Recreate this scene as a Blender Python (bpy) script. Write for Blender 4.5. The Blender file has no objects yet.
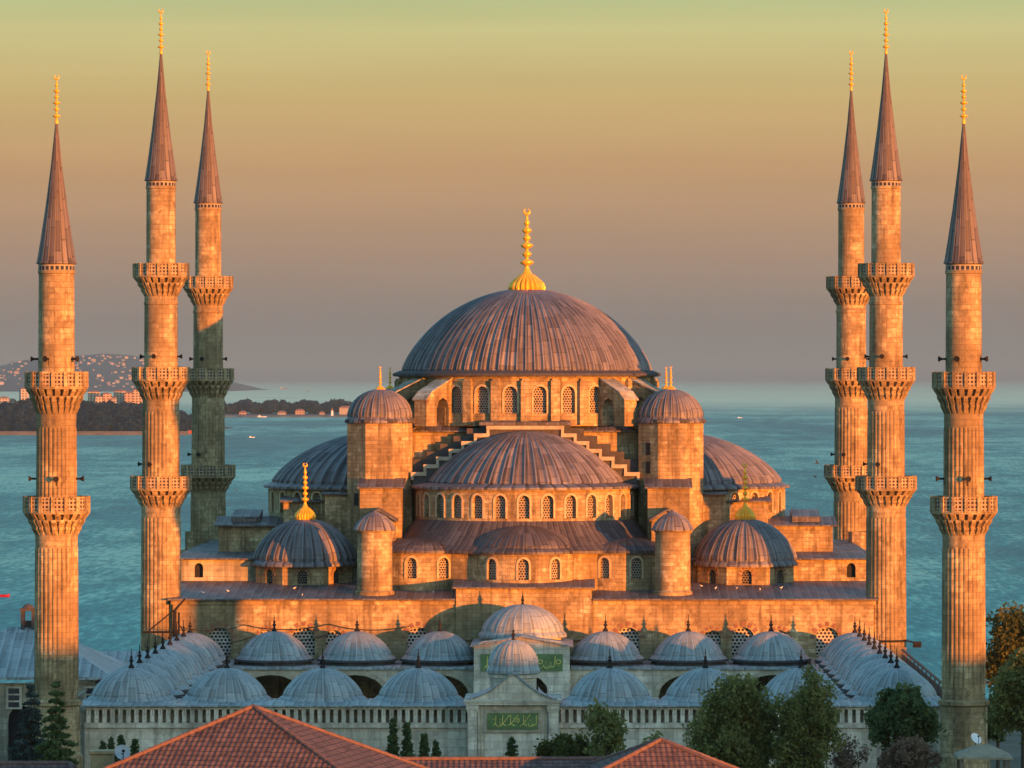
import bpy, bmesh, math, random
import numpy as np
from mathutils import Vector, Matrix

# ------------------------------------------------------------------ camera, light, exposure
F = 4758.0            # focal length in pixels (long lens)
CAMX, CAMZ = 4.81, 28.0
sc = bpy.context.scene
COL = sc.collection
cam_d = bpy.data.cameras.new("camera")
cam = bpy.data.objects.new("camera", cam_d); COL.objects.link(cam)
cam.location = (CAMX, 0, CAMZ); cam.rotation_euler = (math.radians(90), 0, 0)
cam_d.sensor_fit = 'HORIZONTAL'; cam_d.sensor_width = 36; cam_d.lens = F / 1024 * 36
cam_d.shift_x = -66 / 1024; cam_d.shift_y = -6 / 1024
cam_d.clip_start = 1; cam_d.clip_end = 300000
sc.camera = cam

SUN_EL, SUN_AZ = math.radians(1.5), math.radians(138.5)     # azimuth clockwise from +Y
S = Vector((math.sin(SUN_AZ) * math.cos(SUN_EL), math.cos(SUN_AZ) * math.cos(SUN_EL), math.sin(SUN_EL)))
sun_d = bpy.data.lights.new("sun", 'SUN'); sun = bpy.data.objects.new("sun", sun_d); COL.objects.link(sun)
sun_d.energy = 5.0; sun_d.angle = math.radians(0.6); sun_d.color = (1.0, 0.272, 0.025)
sun.rotation_euler = S.to_track_quat('Z', 'Y').to_euler()

sc.view_settings.view_transform = 'Standard'; sc.view_settings.look = 'None'
sc.view_settings.exposure = 1.38; sc.view_settings.gamma = 1.0
sc.view_settings.use_curve_mapping = False
sc.render.engine = 'CYCLES'
sc.cycles.use_denoising = True
sc.cycles.max_bounces = 6; sc.cycles.diffuse_bounces = 3; sc.cycles.glossy_bounces = 3
sc.cycles.volume_bounces = 0; sc.cycles.transparent_max_bounces = 4


class N:
    """tiny node-building helper"""
    def __init__(s, tree): s.t = tree; s.n = tree.nodes; s.l = tree.links
    def add(s, typ, ins=None, **props):
        nd = s.n.new(typ)
        for k, v in props.items(): setattr(nd, k, v)
        for k, v in (ins or {}).items():
            if hasattr(v, 'is_output'): s.l.new(v, nd.inputs[k])
            else: nd.inputs[k].default_value = v
        return nd
    def m(s, op, a, b=0.0, c=0.0, clamp=False):
        return s.add('ShaderNodeMath', {0: a, 1: b, 2: c}, operation=op, use_clamp=clamp).outputs[0]
    def mix(s, f, a, b, blend='MIX'):
        nd = s.add('ShaderNodeMix', {0: f}, data_type='RGBA', blend_type=blend)
        for i, v in ((6, a), (7, b)):
            if hasattr(v, 'is_output'): s.l.new(v, nd.inputs[i])
            else: nd.inputs[i].default_value = tuple(v) + ((1,) if len(v) == 3 else ())
        return nd.outputs[2]
    def noise(s, vec, scale, detail=3, rough=0.55):
        return s.add('ShaderNodeTexNoise', {'Vector': vec, 'Scale': scale, 'Detail': detail, 'Roughness': rough}).outputs[0]
    def ramp(s, f, stops):
        nd = s.add('ShaderNodeValToRGB', {0: f}); e = nd.color_ramp.elements
        while len(e) < len(stops): e.new(0.5)
        for el, (p, c) in zip(e, stops):
            el.position = p; el.color = tuple(c) + (1,) if len(c) == 3 else c
        return nd.outputs[0]
    def rng(s, v, a, b, c, d):
        return s.add('ShaderNodeMapRange', {0: v, 1: a, 2: b, 3: c, 4: d}).outputs[0]
    def smooth(s, v, a, b, c, d):
        return s.add('ShaderNodeMapRange', {0: v, 1: a, 2: b, 3: c, 4: d}, interpolation_type='SMOOTHSTEP').outputs[0]


def srgb(r, g, b):
    f = lambda c: (c / 255) / 12.92 if c / 255 < 0.04045 else ((c / 255 + 0.055) / 1.055) ** 2.4
    return (f(r), f(g), f(b))


HAZE = 3.0e-5
EXP = 2 ** sc.view_settings.exposure
world = bpy.data.worlds.new("World"); sc.world = world; world.use_nodes = True
w = N(world.node_tree); w.n.clear()
sky = w.add('ShaderNodeTexSky', sky_type='NISHITA', sun_disc=False, sun_elevation=SUN_EL, sun_rotation=SUN_AZ,
            altitude=60, air_density=1.0, dust_density=1.2, ozone_density=3.0)
SKY_STR = 0.14
dirz = w.add('ShaderNodeSeparateXYZ', {0: w.add('ShaderNodeTexCoord').outputs['Generated']}).outputs[2]
def skyc(r, g, b, k=1.0):
    return tuple(c * k / EXP / SKY_STR for c in srgb(r, g, b))
# the low evening sky opposite the sun: mauve at the horizon, tan above it, then yellow-green
band = w.ramp(w.rng(dirz, 0.0, 0.14, 0, 1), [
    (0.0, skyc(106, 114, 112)), (0.08, skyc(134, 124, 119)), (0.20, skyc(174, 141, 114)), (0.32, skyc(196, 154, 107)),
    (0.42, skyc(205, 176, 115)), (0.52, skyc(202, 194, 133)), (0.57, skyc(184, 192, 136)), (0.72, skyc(180, 196, 140)), (1.0, skyc(165, 186, 148))])
vec = w.add('ShaderNodeMapping', {0: w.add('ShaderNodeTexCoord').outputs['Generated'], 3: (5.0, 5.0, 90.0)}).outputs[0]
veil = w.rng(w.noise(vec, 1.0, 4, 0.6), 0.3, 0.7, 1.0, 1.10)          # thin bands of evening cloud
band = w.mix(1.0, band, w.add('ShaderNodeCombineColor', {0: veil, 1: veil, 2: veil}).outputs[0], 'MULTIPLY')
nish = w.mix(1.0, sky.outputs[0], (4.5, 4.7, 3.5), 'MULTIPLY')
wc = w.mix(w.smooth(dirz, 0.09, 0.24, 0, 1), band, nish)
bg = w.add('ShaderNodeBackground', {0: wc, 1: SKY_STR})
w.l.new(bg.outputs[0], w.add('ShaderNodeOutputWorld').inputs[0])


# ------------------------------------------------------------------ mesh helpers
def W(px, py, Y):
    """a picture position at depth Y -> point in the place (used only to take measurements)"""
    return Vector((CAMX + (px - 578) * Y / F, Y, CAMZ - (py - 378) * Y / F))


class MB:
    def __init__(s): s.v = []; s.f = []; s.uv = []; s.sm = []; s.mi = []; s.cur = 0
    def face(s, pts, uv=None, smooth=False):
        b = len(s.v); s.v.extend([tuple(p) for p in pts]); s.f.append(tuple(range(b, b + len(pts))))
        if uv is None: uv = boxuv(pts)
        s.uv.extend(uv); s.sm.append(smooth); s.mi.append(s.cur)
    def grid(s, rows, uvs, close=False, smooth=False):
        """rows of points -> quads with shared vertices"""
        b = len(s.v); n = len(rows[0])
        for r in rows: s.v.extend([tuple(p) for p in r])
        for i in range(len(rows) - 1):
            for j in range(n if close else n - 1):
                k = (j + 1) % n
                s.f.append((b + i * n + j, b + i * n + k, b + (i + 1) * n + k, b + (i + 1) * n + j))
                k2 = j + 1
                s.uv.extend([uvs(i, j), uvs(i, k2), uvs(i + 1, k2), uvs(i + 1, j)]); s.sm.append(smooth); s.mi.append(s.cur)
    def box(s, x0, x1, y0, y1, z0, z1, M=None):
        c = [(x0, y0, z0), (x1, y0, z0), (x1, y1, z0), (x0, y1, z0), (x0, y0, z1), (x1, y0, z1), (x1, y1, z1), (x0, y1, z1)]
        if M: c = [M @ Vector(p) for p in c]
        for q in ((0, 1, 5, 4), (1, 2, 6, 5), (2, 3, 7, 6), (3, 0, 4, 7), (4, 5, 6, 7), (3, 2, 1, 0)):
            s.face([c[i] for i in q])
    def lathe(s, prof, n, cx=0, cy=0, a0=0, a1=360, mod=None, U=None, smooth=False):
        """prof: (r, z[, amp]); angles in degrees measured from the camera-facing side (-Y) towards +X"""
        full = abs(a1 - a0) >= 359.9; rows = []; ln = [0]; np_ = n if full else n + 1
        for i, p in enumerate(prof):
            r, z = p[0], p[1]; amp = p[2] if len(p) > 2 else 0
            row = []
            for j in range(np_):
                a = math.radians(a0 + (a1 - a0) * j / n)
                rr = r + (amp * mod[j % len(mod)] if mod else 0)
                row.append((cx + rr * math.sin(a), cy - rr * math.cos(a), z))
            rows.append(row)
            if i: ln.append(ln[-1] + math.hypot(r - prof[i - 1][0], z - prof[i - 1][1]))
        if U is None: U = 2 * math.pi * max(p[0] for p in prof) * abs(a1 - a0) / 360
        s.grid(rows, lambda i, j: (U * j / n, ln[i]), close=full, smooth=smooth)
    def tube(s, p0, p1, r0, r1=None, n=7, smooth=True):
        p0, p1 = Vector(p0), Vector(p1); r1 = r0 if r1 is None else r1
        d = (p1 - p0); L = d.length
        if L < 1e-6: return
        q = d.to_track_quat('Z', 'Y'); rows = []
        for p, r in ((p0, r0), (p1, r1)):
            rows.append([p + q @ Vector((r * math.cos(2 * math.pi * j / n), r * math.sin(2 * math.pi * j / n), 0)) for j in range(n)])
        s.grid(rows, lambda i, j: (j / n, i * L), close=True, smooth=smooth)
        s.face(rows[1]); s.face(rows[0][::-1])
    def prism(s, poly, M0, depth):
        """poly: 2-D outline, M0(u, v, d) -> point; extruded 0..depth"""
        a = [M0(u, v, 0) for u, v in poly]; b = [M0(u, v, depth) for u, v in poly]
        s.face(a); s.face(b[::-1])
        for i in range(len(poly)):
            j = (i + 1) % len(poly); s.face([a[i], b[i], b[j], a[j]])
    def roof(s, p0, p1, p2, p3, th=0.14, panel=0.8):
        """sloping lead sheet: p0-p1 eave, p3-p2 upper edge"""
        p = [Vector(q) for q in (p0, p1, p2, p3)]; e = (p[1] - p[0]); L = max(e.length, 1e-6); e = e / L
        up = (p[3] - p[0]); v = (up - e * up.dot(e)); vl = max(v.length, 1e-6); v = v / vl
        uv = [((q - p[0]).dot(e) / panel, (q - p[0]).dot(v)) for q in p]
        s.face(p, uv)
        lo = [q - Vector((0, 0, th)) for q in p]
        for i in range(4):
            j = (i + 1) % 4; s.face([p[i], lo[i], lo[j], p[j]])
        s.face(lo[::-1])
    def build(s, name, mats, parent=None, origin=(0, 0, 0), loc=None):
        me = bpy.data.meshes.new(name)
        o = Vector(origin)
        vv = [(a - o.x, b - o.y, c - o.z) for a, b, c in s.v]
        me.from_pydata(vv, [], s.f)
        if not isinstance(mats, (list, tuple)): mats = [mats]
        for m_ in mats: me.materials.append(m_)
        ul = me.uv_layers.new(name="UVMap")
        ul.data.foreach_set('uv', np.array(s.uv, dtype=np.float32).ravel())
        me.polygons.foreach_set('use_smooth', s.sm)
        me.polygons.foreach_set('material_index', s.mi)
        me.update()
        ob = bpy.data.objects.new(name, me); COL.objects.link(ob)
        if parent is not None: ob.parent = parent
        if loc is not None: ob.location = loc
        return ob


def boxuv(pts):
    p = [Vector(q) for q in pts]; n = Vector((0, 0, 0))
    for i in range(len(p)):
        a, b = p[i], p[(i + 1) % len(p)]; n += (a - p[0]).cross(b - p[0])
    if n.length < 1e-9: return [(q.x, q.z) for q in p]
    n.normalize()
    if abs(n.z) > 0.95: return [(q.x, q.y) for q in p]
    t = Vector((0, 0, 1)).cross(n).normalized(); b = n.cross(t)
    return [(q.dot(t), q.dot(b)) for q in p]


def arch_pts(op, na=8, k=1.15):
    uc, w_, sill, spring = op[:4]; pts = []
    for i in range(na + 1):
        t = math.pi - math.pi * i / na
        pts.append((uc + w_ / 2 * math.cos(t), spring + w_ / 2 * k * math.sin(t) ** 0.9 if 0 < i < na else spring))
    return pts


def arcade(mb, M, u0, u1, z0, z1, ops, depth, du=99.0, k=1.15):
    """wall with real arched openings; M(u, z, d) maps to the place, d = inwards"""
    def strip(a, b, c, d):
        if b - a < 1e-4 or d - c < 1e-4: return
        n = max(1, math.ceil((b - a) / du))
        for i in range(n):
            x, y = a + (b - a) * i / n, a + (b - a) * (i + 1) / n
            mb.face([M(x, c, 0), M(y, c, 0), M(y, d, 0), M(x, d, 0)], [(x, c), (y, c), (y, d), (x, d)])
    cur = u0
    for op in sorted(ops):
        uc, w_, sill, spring = op[:4]; a, b = uc - w_ / 2, uc + w_ / 2
        strip(cur, a, z0, z1); strip(a, b, z0, sill)
        ap = arch_pts(op, k=k)
        for i in range(len(ap) - 1):
            (x, p), (y, q) = ap[i], ap[i + 1]
            mb.face([M(x, p, 0), M(y, q, 0), M(y, z1, 0), M(x, z1, 0)], [(x, p), (y, q), (y, z1), (x, z1)])
        loop = [(a, sill)] + ap + [(b, sill)]
        for i in range(len(loop)):
            (x, p), (y, q) = loop[i], loop[(i + 1) % len(loop)]
            mb.face([M(x, p, 0), M(x, p, depth), M(y, q, depth), M(y, q, 0)])
        cur = b
    strip(cur, u1, z0, z1)


def window(M, op, depth, parent, origin, mat, frame=None, k=1.15, vous=None, name='window', vr=1.5):
    mb = MB(); lp = [(op[0] - op[1] / 2, op[2])] + arch_pts(op, k=k) + [(op[0] + op[1] / 2, op[2])]
    mb.face([M(u, z, depth) for u, z in lp], [(u - op[0], z) for u, z in lp])
    o = mb.build(name, mat, parent, origin)
    if frame:
        fb = MB(); uc, w_, sill, spring = op[:4]
        op2 = (uc, w_ + 0.34, sill, spring); a1 = arch_pts(op, k=k); a2 = arch_pts(op2, k=k)
        l1 = [(uc - w_ / 2, sill)] + a1 + [(uc + w_ / 2, sill)]
        l2 = [(uc - w_ / 2 - 0.17, sill)] + a2 + [(uc + w_ / 2 + 0.17, sill)]
        for i in range(len(l1) - 1):
            q = [l1[i], l1[i + 1], l2[i + 1], l2[i]]
            for d in (-0.07,): fb.face([M(u, z, d) for u, z in q], [(u, z) for u, z in q])
            for e in ((l1[i], l1[i + 1]), (l2[i], l2[i + 1])):
                fb.face([M(*e[0], -0.07), M(*e[0], 0.05), M(*e[1], 0.05), M(*e[1], -0.07)])
        fb.build('frame', frame, o, origin)
    if vous:
        vb = MB(); uc, w_, sill, spring = op[:4]; n = 13
        for i in range(0, n, 2):
            q = []
            for (rr, ii) in ((1.12, i), (1.12, i + 1), (vr, i + 1), (vr, i)):
                t = math.pi - math.pi * ii / n
                q.append((uc + w_ / 2 * rr * math.cos(t), spring + w_ / 2 * rr * k * math.sin(t)))
            vb.prism(q, lambda u, z, d: M(u, z, -0.04 + d), 0.08)
        vb.build('voussoirs', vous, o, origin)
    return o


def empty(name, loc):
    o = bpy.data.objects.new(name, None); COL.objects.link(o); o.location = loc; o.empty_display_size = 0.5
    return o


def tag(o, label=None, cat=None, group=None, kind=None):
    for k_, v_ in (('label', label), ('category', cat), ('group', group), ('kind', kind)):
        if v_: o[k_] = v_
    return o


def copy_tree(o, parent=None, loc=None):
    c = o.copy(); COL.objects.link(c)
    if parent is not None: c.parent = parent
    if loc is not None: c.location = loc
    for ch in list(o.children): copy_tree(ch, c)
    return c


# ------------------------------------------------------------------ materials
def newmat(name):
    m_ = bpy.data.materials.new(name); m_.use_nodes = True; t = m_.node_tree; t.nodes.clear()
    n = N(t); bs = n.add('ShaderNodeBsdfPrincipled'); n.l.new(bs.outputs[0], n.add('ShaderNodeOutputMaterial').inputs[0])
    return m_, n, bs


def setp(n, bs, **kw):
    for k_, v_ in kw.items():
        k_ = {'col': 'Base Color', 'rough': 'Roughness', 'metal': 'Metallic', 'spec': 'Specular IOR Level', 'normal': 'Normal',
              'ior': 'IOR'}[k_]
        if hasattr(v_, 'is_output'): n.l.new(v_, bs.inputs[k_])
        elif k_ == 'Base Color': bs.inputs[k_].default_value = tuple(v_)[:3] + (1,)
        else: bs.inputs[k_].default_value = v_


def stone(name, c1, c2, c3, bw=1.15, rh=0.46, mortar=0.02, stain=0.5, bump=0.35, fine=0.25):
    m_, n, bs = newmat(name)
    uv = n.add('ShaderNodeTexCoord').outputs['UV']; pos = n.add('ShaderNodeNewGeometry').outputs['Position']
    br = n.add('ShaderNodeTexBrick', {'Vector': uv, 'Color1': (0, 0, 0, 1), 'Color2': (1, 1, 1, 1), 'Mortar': (0.5, 0.5, 0.5, 1), 'Scale': 1.0,
               'Mortar Size': mortar, 'Mortar Smooth': 0.3, 'Bias': 0.0, 'Brick Width': bw, 'Row Height': rh})
    tone = n.add('ShaderNodeSeparateColor', {0: br.outputs[0]}).outputs[0]
    col = n.ramp(tone, [(0.0, c2), (0.35, c1), (0.7, c1), (1.0, c3)])
    big = n.noise(pos, 0.22, 4, 0.6); col = n.mix(n.smooth(big, 0.42, 0.60, 0, stain * 0.8), col, tuple(v * 0.55 for v in c2))
    blot = n.noise(pos, 0.8, 5, 0.7); col = n.mix(n.smooth(blot, 0.5, 0.66, 0, stain * 0.85), col, tuple(v * 0.42 for v in c2))
    st = n.add('ShaderNodeMapping', {0: pos, 3: (1.3, 1.3, 0.13)}).outputs[0]
    streak = n.noise(st, 1.0, 4, 0.65); col = n.mix(n.smooth(streak, 0.46, 0.68, 0, stain), col, tuple(v * 0.36 for v in c2))
    fi = n.noise(pos, 2.2, 5, 0.75); col = n.mix(n.smooth(fi, 0.42, 0.66, 0, fine), col, tuple(v * 0.5 for v in c1))
    col = n.mix(n.m('MULTIPLY', br.outputs[1], 0.55), col, tuple(v * 0.35 for v in c2))
    hgt = n.m('ADD', n.m('MULTIPLY', br.outputs[1], -0.5), n.m('ADD', n.m('MULTIPLY', fi, 0.8), n.m('MULTIPLY', tone, 0.25)))
    bp = n.add('ShaderNodeBump', {'Height': hgt, 'Strength': bump, 'Distance': 0.08}).outputs[0]
    setp(n, bs, col=col, rough=0.9, spec=0.2, normal=bp)
    return m_


def lead(name, c1, c2, c3, row=1.5, streaks=0.75, rough=0.55, bat=0.07, soot=0.95):
    """sheets of lead: u counts panels, v metres along the slope"""
    m_, n, bs = newmat(name)
    tc = n.add('ShaderNodeTexCoord'); pos = n.add('ShaderNodeNewGeometry').outputs['Position']
    sp = n.add('ShaderNodeSeparateXYZ', {0: tc.outputs['UV']}); u, v = sp.outputs[0], sp.outputs[1]
    pan = n.m('FLOOR', u)
    r1 = n.add('ShaderNodeTexWhiteNoise', {'W': pan}, noise_dimensions='1D').outputs[0]
    v2 = n.m('DIVIDE', n.m('ADD', v, n.m('MULTIPLY', r1, 1.9)), row)
    cell = n.add('ShaderNodeCombineXYZ', {0: pan, 1: n.m('FLOOR', v2)}).outputs[0]
    r2 = n.add('ShaderNodeTexWhiteNoise', {'Vector': cell}, noise_dimensions='2D').outputs[0]
    col = n.ramp(r2, [(0.0, c2), (0.5, c1), (1.0, c3)])
    sv = n.add('ShaderNodeCombineXYZ', {0: n.m('MULTIPLY', u, 1.3), 1: n.m('MULTIPLY', v, 0.16)}).outputs[0]
    st = n.noise(sv, 1.0, 4, 0.65); col = n.mix(n.smooth(st, 0.46, 0.70, 0, streaks), col, tuple(x * 0.28 for x in c2))
    big = n.noise(pos, 0.35, 3, 0.6); col = n.mix(n.rng(big, 0.35, 0.7, 0, 0.5), col, tuple(x * 0.62 for x in c1))
    gap = n.m('ABSOLUTE', n.m('SUBTRACT', n.m('FRACT', u), 0.22)); sn = n.noise(n.add('ShaderNodeCombineXYZ', {0: n.m('MULTIPLY', pan, 3.7), 1: n.m('MULTIPLY', v, 0.3)}).outputs[0], 1.0, 3)
    col = n.mix(n.m('MULTIPLY', n.smooth(gap, 0.06, 0.2, 1, 0), n.rng(sn, 0.3, 0.6, 0.25 * soot, soot)), col, tuple(x * 0.3 for x in c2))
    fv = n.m('FRACT', v2); seam = n.m('LESS_THAN', fv, 0.045)
    fu = n.m('ABSOLUTE', n.m('SUBTRACT', n.m('FRACT', u), 0.5)); ridge = n.m('GREATER_THAN', fu, 0.5 - bat)
    col = n.mix(n.m('MULTIPLY', seam, 0.6), col, tuple(x * 0.35 for x in c2))
    col = n.mix(n.m('MULTIPLY', ridge, 0.35), col, tuple(min(1, x * 1.35) for x in c3))
    fi = n.noise(pos, 2.6, 3, 0.6)
    hgt = n.m('ADD', n.m('MULTIPLY', ridge, 0.7), n.m('ADD', n.m('MULTIPLY', seam, -0.4), n.m('MULTIPLY', fi, 0.5)))
    bp = n.add('ShaderNodeBump', {'Height': hgt, 'Strength': 0.45, 'Distance': 0.08}).outputs[0]
    setp(n, bs, col=col, rough=rough, spec=0.35, normal=bp)
    return m_


def plain(name, col, rough=0.7, metal=0.0, spec=0.3, var=0.25, scale=2.0):
    m_, n, bs = newmat(name); pos = n.add('ShaderNodeNewGeometry').outputs['Position']
    nz = n.noise(pos, scale, 4, 0.6)
    c = n.mix(n.rng(nz, 0.3, 0.7, 0, 1), tuple(v * (1 - var) for v in col), tuple(min(1, v * (1 + var)) for v in col))
    setp(n, bs, col=c, rough=rough, metal=metal, spec=spec)
    return m_


def pierced(name, light, dark, pu, pv, hole=0.3, stag=False, square=False):
    """stone with rows of small openings"""
    m_, n, bs = newmat(name); sp = n.add('ShaderNodeSeparateXYZ', {0: n.add('ShaderNodeTexCoord').outputs['UV']})
    u, v = n.m('DIVIDE', sp.outputs[0], pu), n.m('DIVIDE', sp.outputs[1], pv)
    if stag: u = n.m('ADD', u, n.m('MULTIPLY', n.m('FLOOR', v), 0.5))
    a = n.m('SUBTRACT', n.m('FRACT', u), 0.5); b = n.m('SUBTRACT', n.m('FRACT', v), 0.5)
    if square: d = n.m('MAXIMUM', n.m('ABSOLUTE', a), n.m('ABSOLUTE', b))
    else: d = n.m('SQRT', n.m('ADD', n.m('MULTIPLY', a, a), n.m('MULTIPLY', b, b)))
    h = n.m('LESS_THAN', d, hole); pos = n.add('ShaderNodeNewGeometry').outputs['Position']
    nz = n.noise(pos, 1.5, 3); lc = n.mix(n.rng(nz, 0.3, 0.7, 0, 1), tuple(x * 0.6 for x in light), light)
    bp = n.add('ShaderNodeBump', {'Height': h, 'Strength': 0.8, 'Distance': -0.1}).outputs[0]
    setp(n, bs, col=n.mix(h, lc, dark), rough=0.85, spec=0.2, normal=bp)
    return m_


def leafmat(name, c1, c2, c3, scale=0.9):
    m_, n, bs = newmat(name); pos = n.add('ShaderNodeNewGeometry').outputs['Position']
    a = n.noise(pos, scale, 2); b = n.noise(pos, scale * 9, 2)
    f = n.m('ADD', n.m('MULTIPLY', a, 0.6), n.m('MULTIPLY', b, 0.4))
    c = n.ramp(f, [(0.32, c1), (0.5, c2), (0.68, c3)]); setp(n, bs, col=c, rough=0.75, spec=0.2)
    tr = n.add('ShaderNodeBsdfTranslucent', {0: c}); mx = n.add('ShaderNodeMixShader', {0: 0.5, 1: bs.outputs[0], 2: tr.outputs[0]}); out = [q for q in n.n if q.type == 'OUTPUT_MATERIAL'][0]; n.l.new(mx.outputs[0], out.inputs[0])
    return m_


M = {}
M['stone'] = stone('ashlar_stone', (0.49, 0.37, 0.20), (0.30, 0.21, 0.11), (0.64, 0.51, 0.31), bw=0.82, rh=0.35, fine=0.85, stain=0.9, bump=0.6)
M['stone_min'] = stone('minaret_stone', (0.48, 0.365, 0.20), (0.31, 0.225, 0.12), (0.61, 0.485, 0.29), bw=0.85, rh=0.42, stain=0.95, fine=0.9, bump=0.6)
M['stone_pale'] = stone('pale_stone', (0.68, 0.62, 0.50), (0.50, 0.45, 0.36), (0.76, 0.70, 0.59), bw=1.4, rh=0.6, stain=0.6, fine=0.45, bump=0.35)
M['stone_grey'] = stone('weathered_grey_stone', (0.44, 0.40, 0.30), (0.30, 0.27, 0.20), (0.54, 0.50, 0.39), bw=1.2, rh=0.5, stain=0.65)
M['coping'] = plain('pale_coping', (0.36, 0.31, 0.23), 0.85)
M['trim'] = plain('window_surround_stone', (0.46, 0.355, 0.22), 0.9)
M['brick'] = plain('dark_red_brick', (0.20, 0.10, 0.07), 0.9)
M['lead'] = lead('dome_lead', (0.165, 0.149, 0.154), (0.10, 0.088, 0.091), (0.225, 0.206, 0.212))
M['lead_shaded_sooty'] = lead('shaded_sooty_lead', (0.085, 0.072, 0.072), (0.05, 0.042, 0.042), (0.13, 0.115, 0.112), row=2.0, streaks=0.8, soot=0.6)  # skirt roof's shadow put into the colour; soot on the exedra domes
M['lead_roof'] = lead('roof_lead', (0.115, 0.10, 0.098), (0.065, 0.055, 0.054), (0.17, 0.152, 0.148), row=2.6, streaks=0.6, soot=0.4)
M['lead_court'] = lead('courtyard_lead', (0.27, 0.31, 0.318), (0.20, 0.235, 0.242), (0.335, 0.38, 0.388), row=1.3, streaks=0.6, rough=0.5, soot=0.4)
M['lead_dark'] = plain('dark_lead_edge', (0.07, 0.066, 0.068), 0.85, spec=0.1)
M['spire'] = lead('spire_lead', (0.115, 0.096, 0.093), (0.07, 0.056, 0.055), (0.17, 0.145, 0.138), row=2.2, streaks=0.5)
M['gold'] = plain('gilt_copper', (0.92, 0.44, 0.04), 0.36, 0.35, var=0.12)
M['iron'] = plain('dark_iron', (0.022, 0.022, 0.023), 0.85, spec=0.05)
M['grille'] = pierced('window_grille', (0.36, 0.31, 0.24), (0.02, 0.018, 0.02), 0.26, 0.22, 0.34, True)
M['grille_dark'] = pierced('dark_window_grille', (0.20, 0.17, 0.14), (0.015, 0.013, 0.015), 0.26, 0.22, 0.40, True)
M['grille_big'] = pierced('lattice_grille', (0.52, 0.49, 0.44), (0.025, 0.022, 0.022), 0.34, 0.30, 0.36, True)
M['parapet'] = pierced('pierced_parapet', (0.42, 0.34, 0.23), (0.05, 0.035, 0.025), 0.32, 0.30, 0.30, False, True)
M['frieze'] = pierced('tile_frieze', (0.40, 0.35, 0.28), (0.03, 0.035, 0.045), 0.32, 0.42, 0.33, False, True)
M['dark'] = plain('dark_interior', (0.02, 0.02, 0.022), 0.9)
M['green'] = plain('green_panel', (0.10, 0.17, 0.065), 0.5)
M['script'] = plain('gilt_lettering', (0.55, 0.50, 0.14), 0.5)
M['white'] = plain('white_paint', (0.75, 0.75, 0.75), 0.5, var=0.08)
# ------------------------------------------------------------------ ground, sea, far land
SEA = -38.0
def structure(mb, name, mat): return tag(mb.build(name, mat), kind='structure')

def sea_mat():
    m_, n, bs = newmat('sea_water'); pos = n.add('ShaderNodeNewGeometry').outputs['Position']
    def nz(sx, sy, det=3, r=0.6):
        return n.noise(n.add('ShaderNodeMapping', {0: pos, 3: (sx, sy, 1)}).outputs[0], 1.0, det, r)
    a = nz(0.42, 0.055, 4); b = nz(0.045, 0.0085, 4); c = nz(0.0045, 0.0011, 5, 0.6); d = nz(0.0011, 0.00022, 4, 0.65)
    h = n.m('ADD', n.m('MULTIPLY', a, 1.3), n.m('ADD', n.m('MULTIPLY', b, 5.0), n.m('MULTIPLY', c, 8.0)))
    bp = n.add('ShaderNodeBump', {'Height': h, 'Strength': 1.0, 'Distance': 1.0}).outputs[0]
    lane = n.m('ADD', n.m('MULTIPLY', c, 0.30), n.m('MULTIPLY', d, 0.26)); fine = n.m('ADD', n.m('MULTIPLY', a, .55), n.m('MULTIPLY', b, .45)); cl = n.m('ADD', lane, n.m('MULTIPLY', fine, .44))
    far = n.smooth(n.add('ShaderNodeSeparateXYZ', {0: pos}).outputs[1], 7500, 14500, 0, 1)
    col = n.ramp(cl, [(0.435, (0.006, 0.085, 0.09)), (0.5, (0.030, 0.20, 0.18)), (0.555, (0.24, 0.48, 0.36))])  # diffuse teal also carries sky that the water would reflect
    col = n.mix(n.m('MULTIPLY', far, .9), col, (.90, .70, .34))  # sky sheen on the far water painted in as pale yellow
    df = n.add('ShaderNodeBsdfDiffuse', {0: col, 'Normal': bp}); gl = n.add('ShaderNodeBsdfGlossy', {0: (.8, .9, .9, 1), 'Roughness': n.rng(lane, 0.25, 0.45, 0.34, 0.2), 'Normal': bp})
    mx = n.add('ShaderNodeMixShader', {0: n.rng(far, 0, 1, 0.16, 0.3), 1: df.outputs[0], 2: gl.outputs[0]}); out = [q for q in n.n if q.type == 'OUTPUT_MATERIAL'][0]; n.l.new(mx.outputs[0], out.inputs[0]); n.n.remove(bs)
    return m_
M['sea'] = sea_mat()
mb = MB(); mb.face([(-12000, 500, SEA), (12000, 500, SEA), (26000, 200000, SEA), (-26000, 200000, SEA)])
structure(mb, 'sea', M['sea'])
m_, n, bs = newmat('earth'); pos = n.add('ShaderNodeNewGeometry').outputs['Position']
gn = n.noise(pos, 0.12, 5, 0.6)
setp(n, bs, col=n.ramp(gn, [(0.35, (0.05, 0.06, 0.03)), (0.55, (0.11, 0.10, 0.07)), (0.7, (0.15, 0.14, 0.11))]), rough=0.95)
M['earth'] = m_
mb = MB()
ys = [-120, 0, 100, 200, 300, 400, 436, 700, 960]; zs = [-1.5] * 7 + [-22.5, -46]
rows = [[(x, y, z + (0.0 if y != 700 else 1.5 * math.sin(x * .02))) for x in range(-1600, 1601, 200)] for y, z in zip(ys, zs)]
mb.grid(rows, lambda i, j: (j, i)); structure(mb, 'ground', M['earth'])

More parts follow.
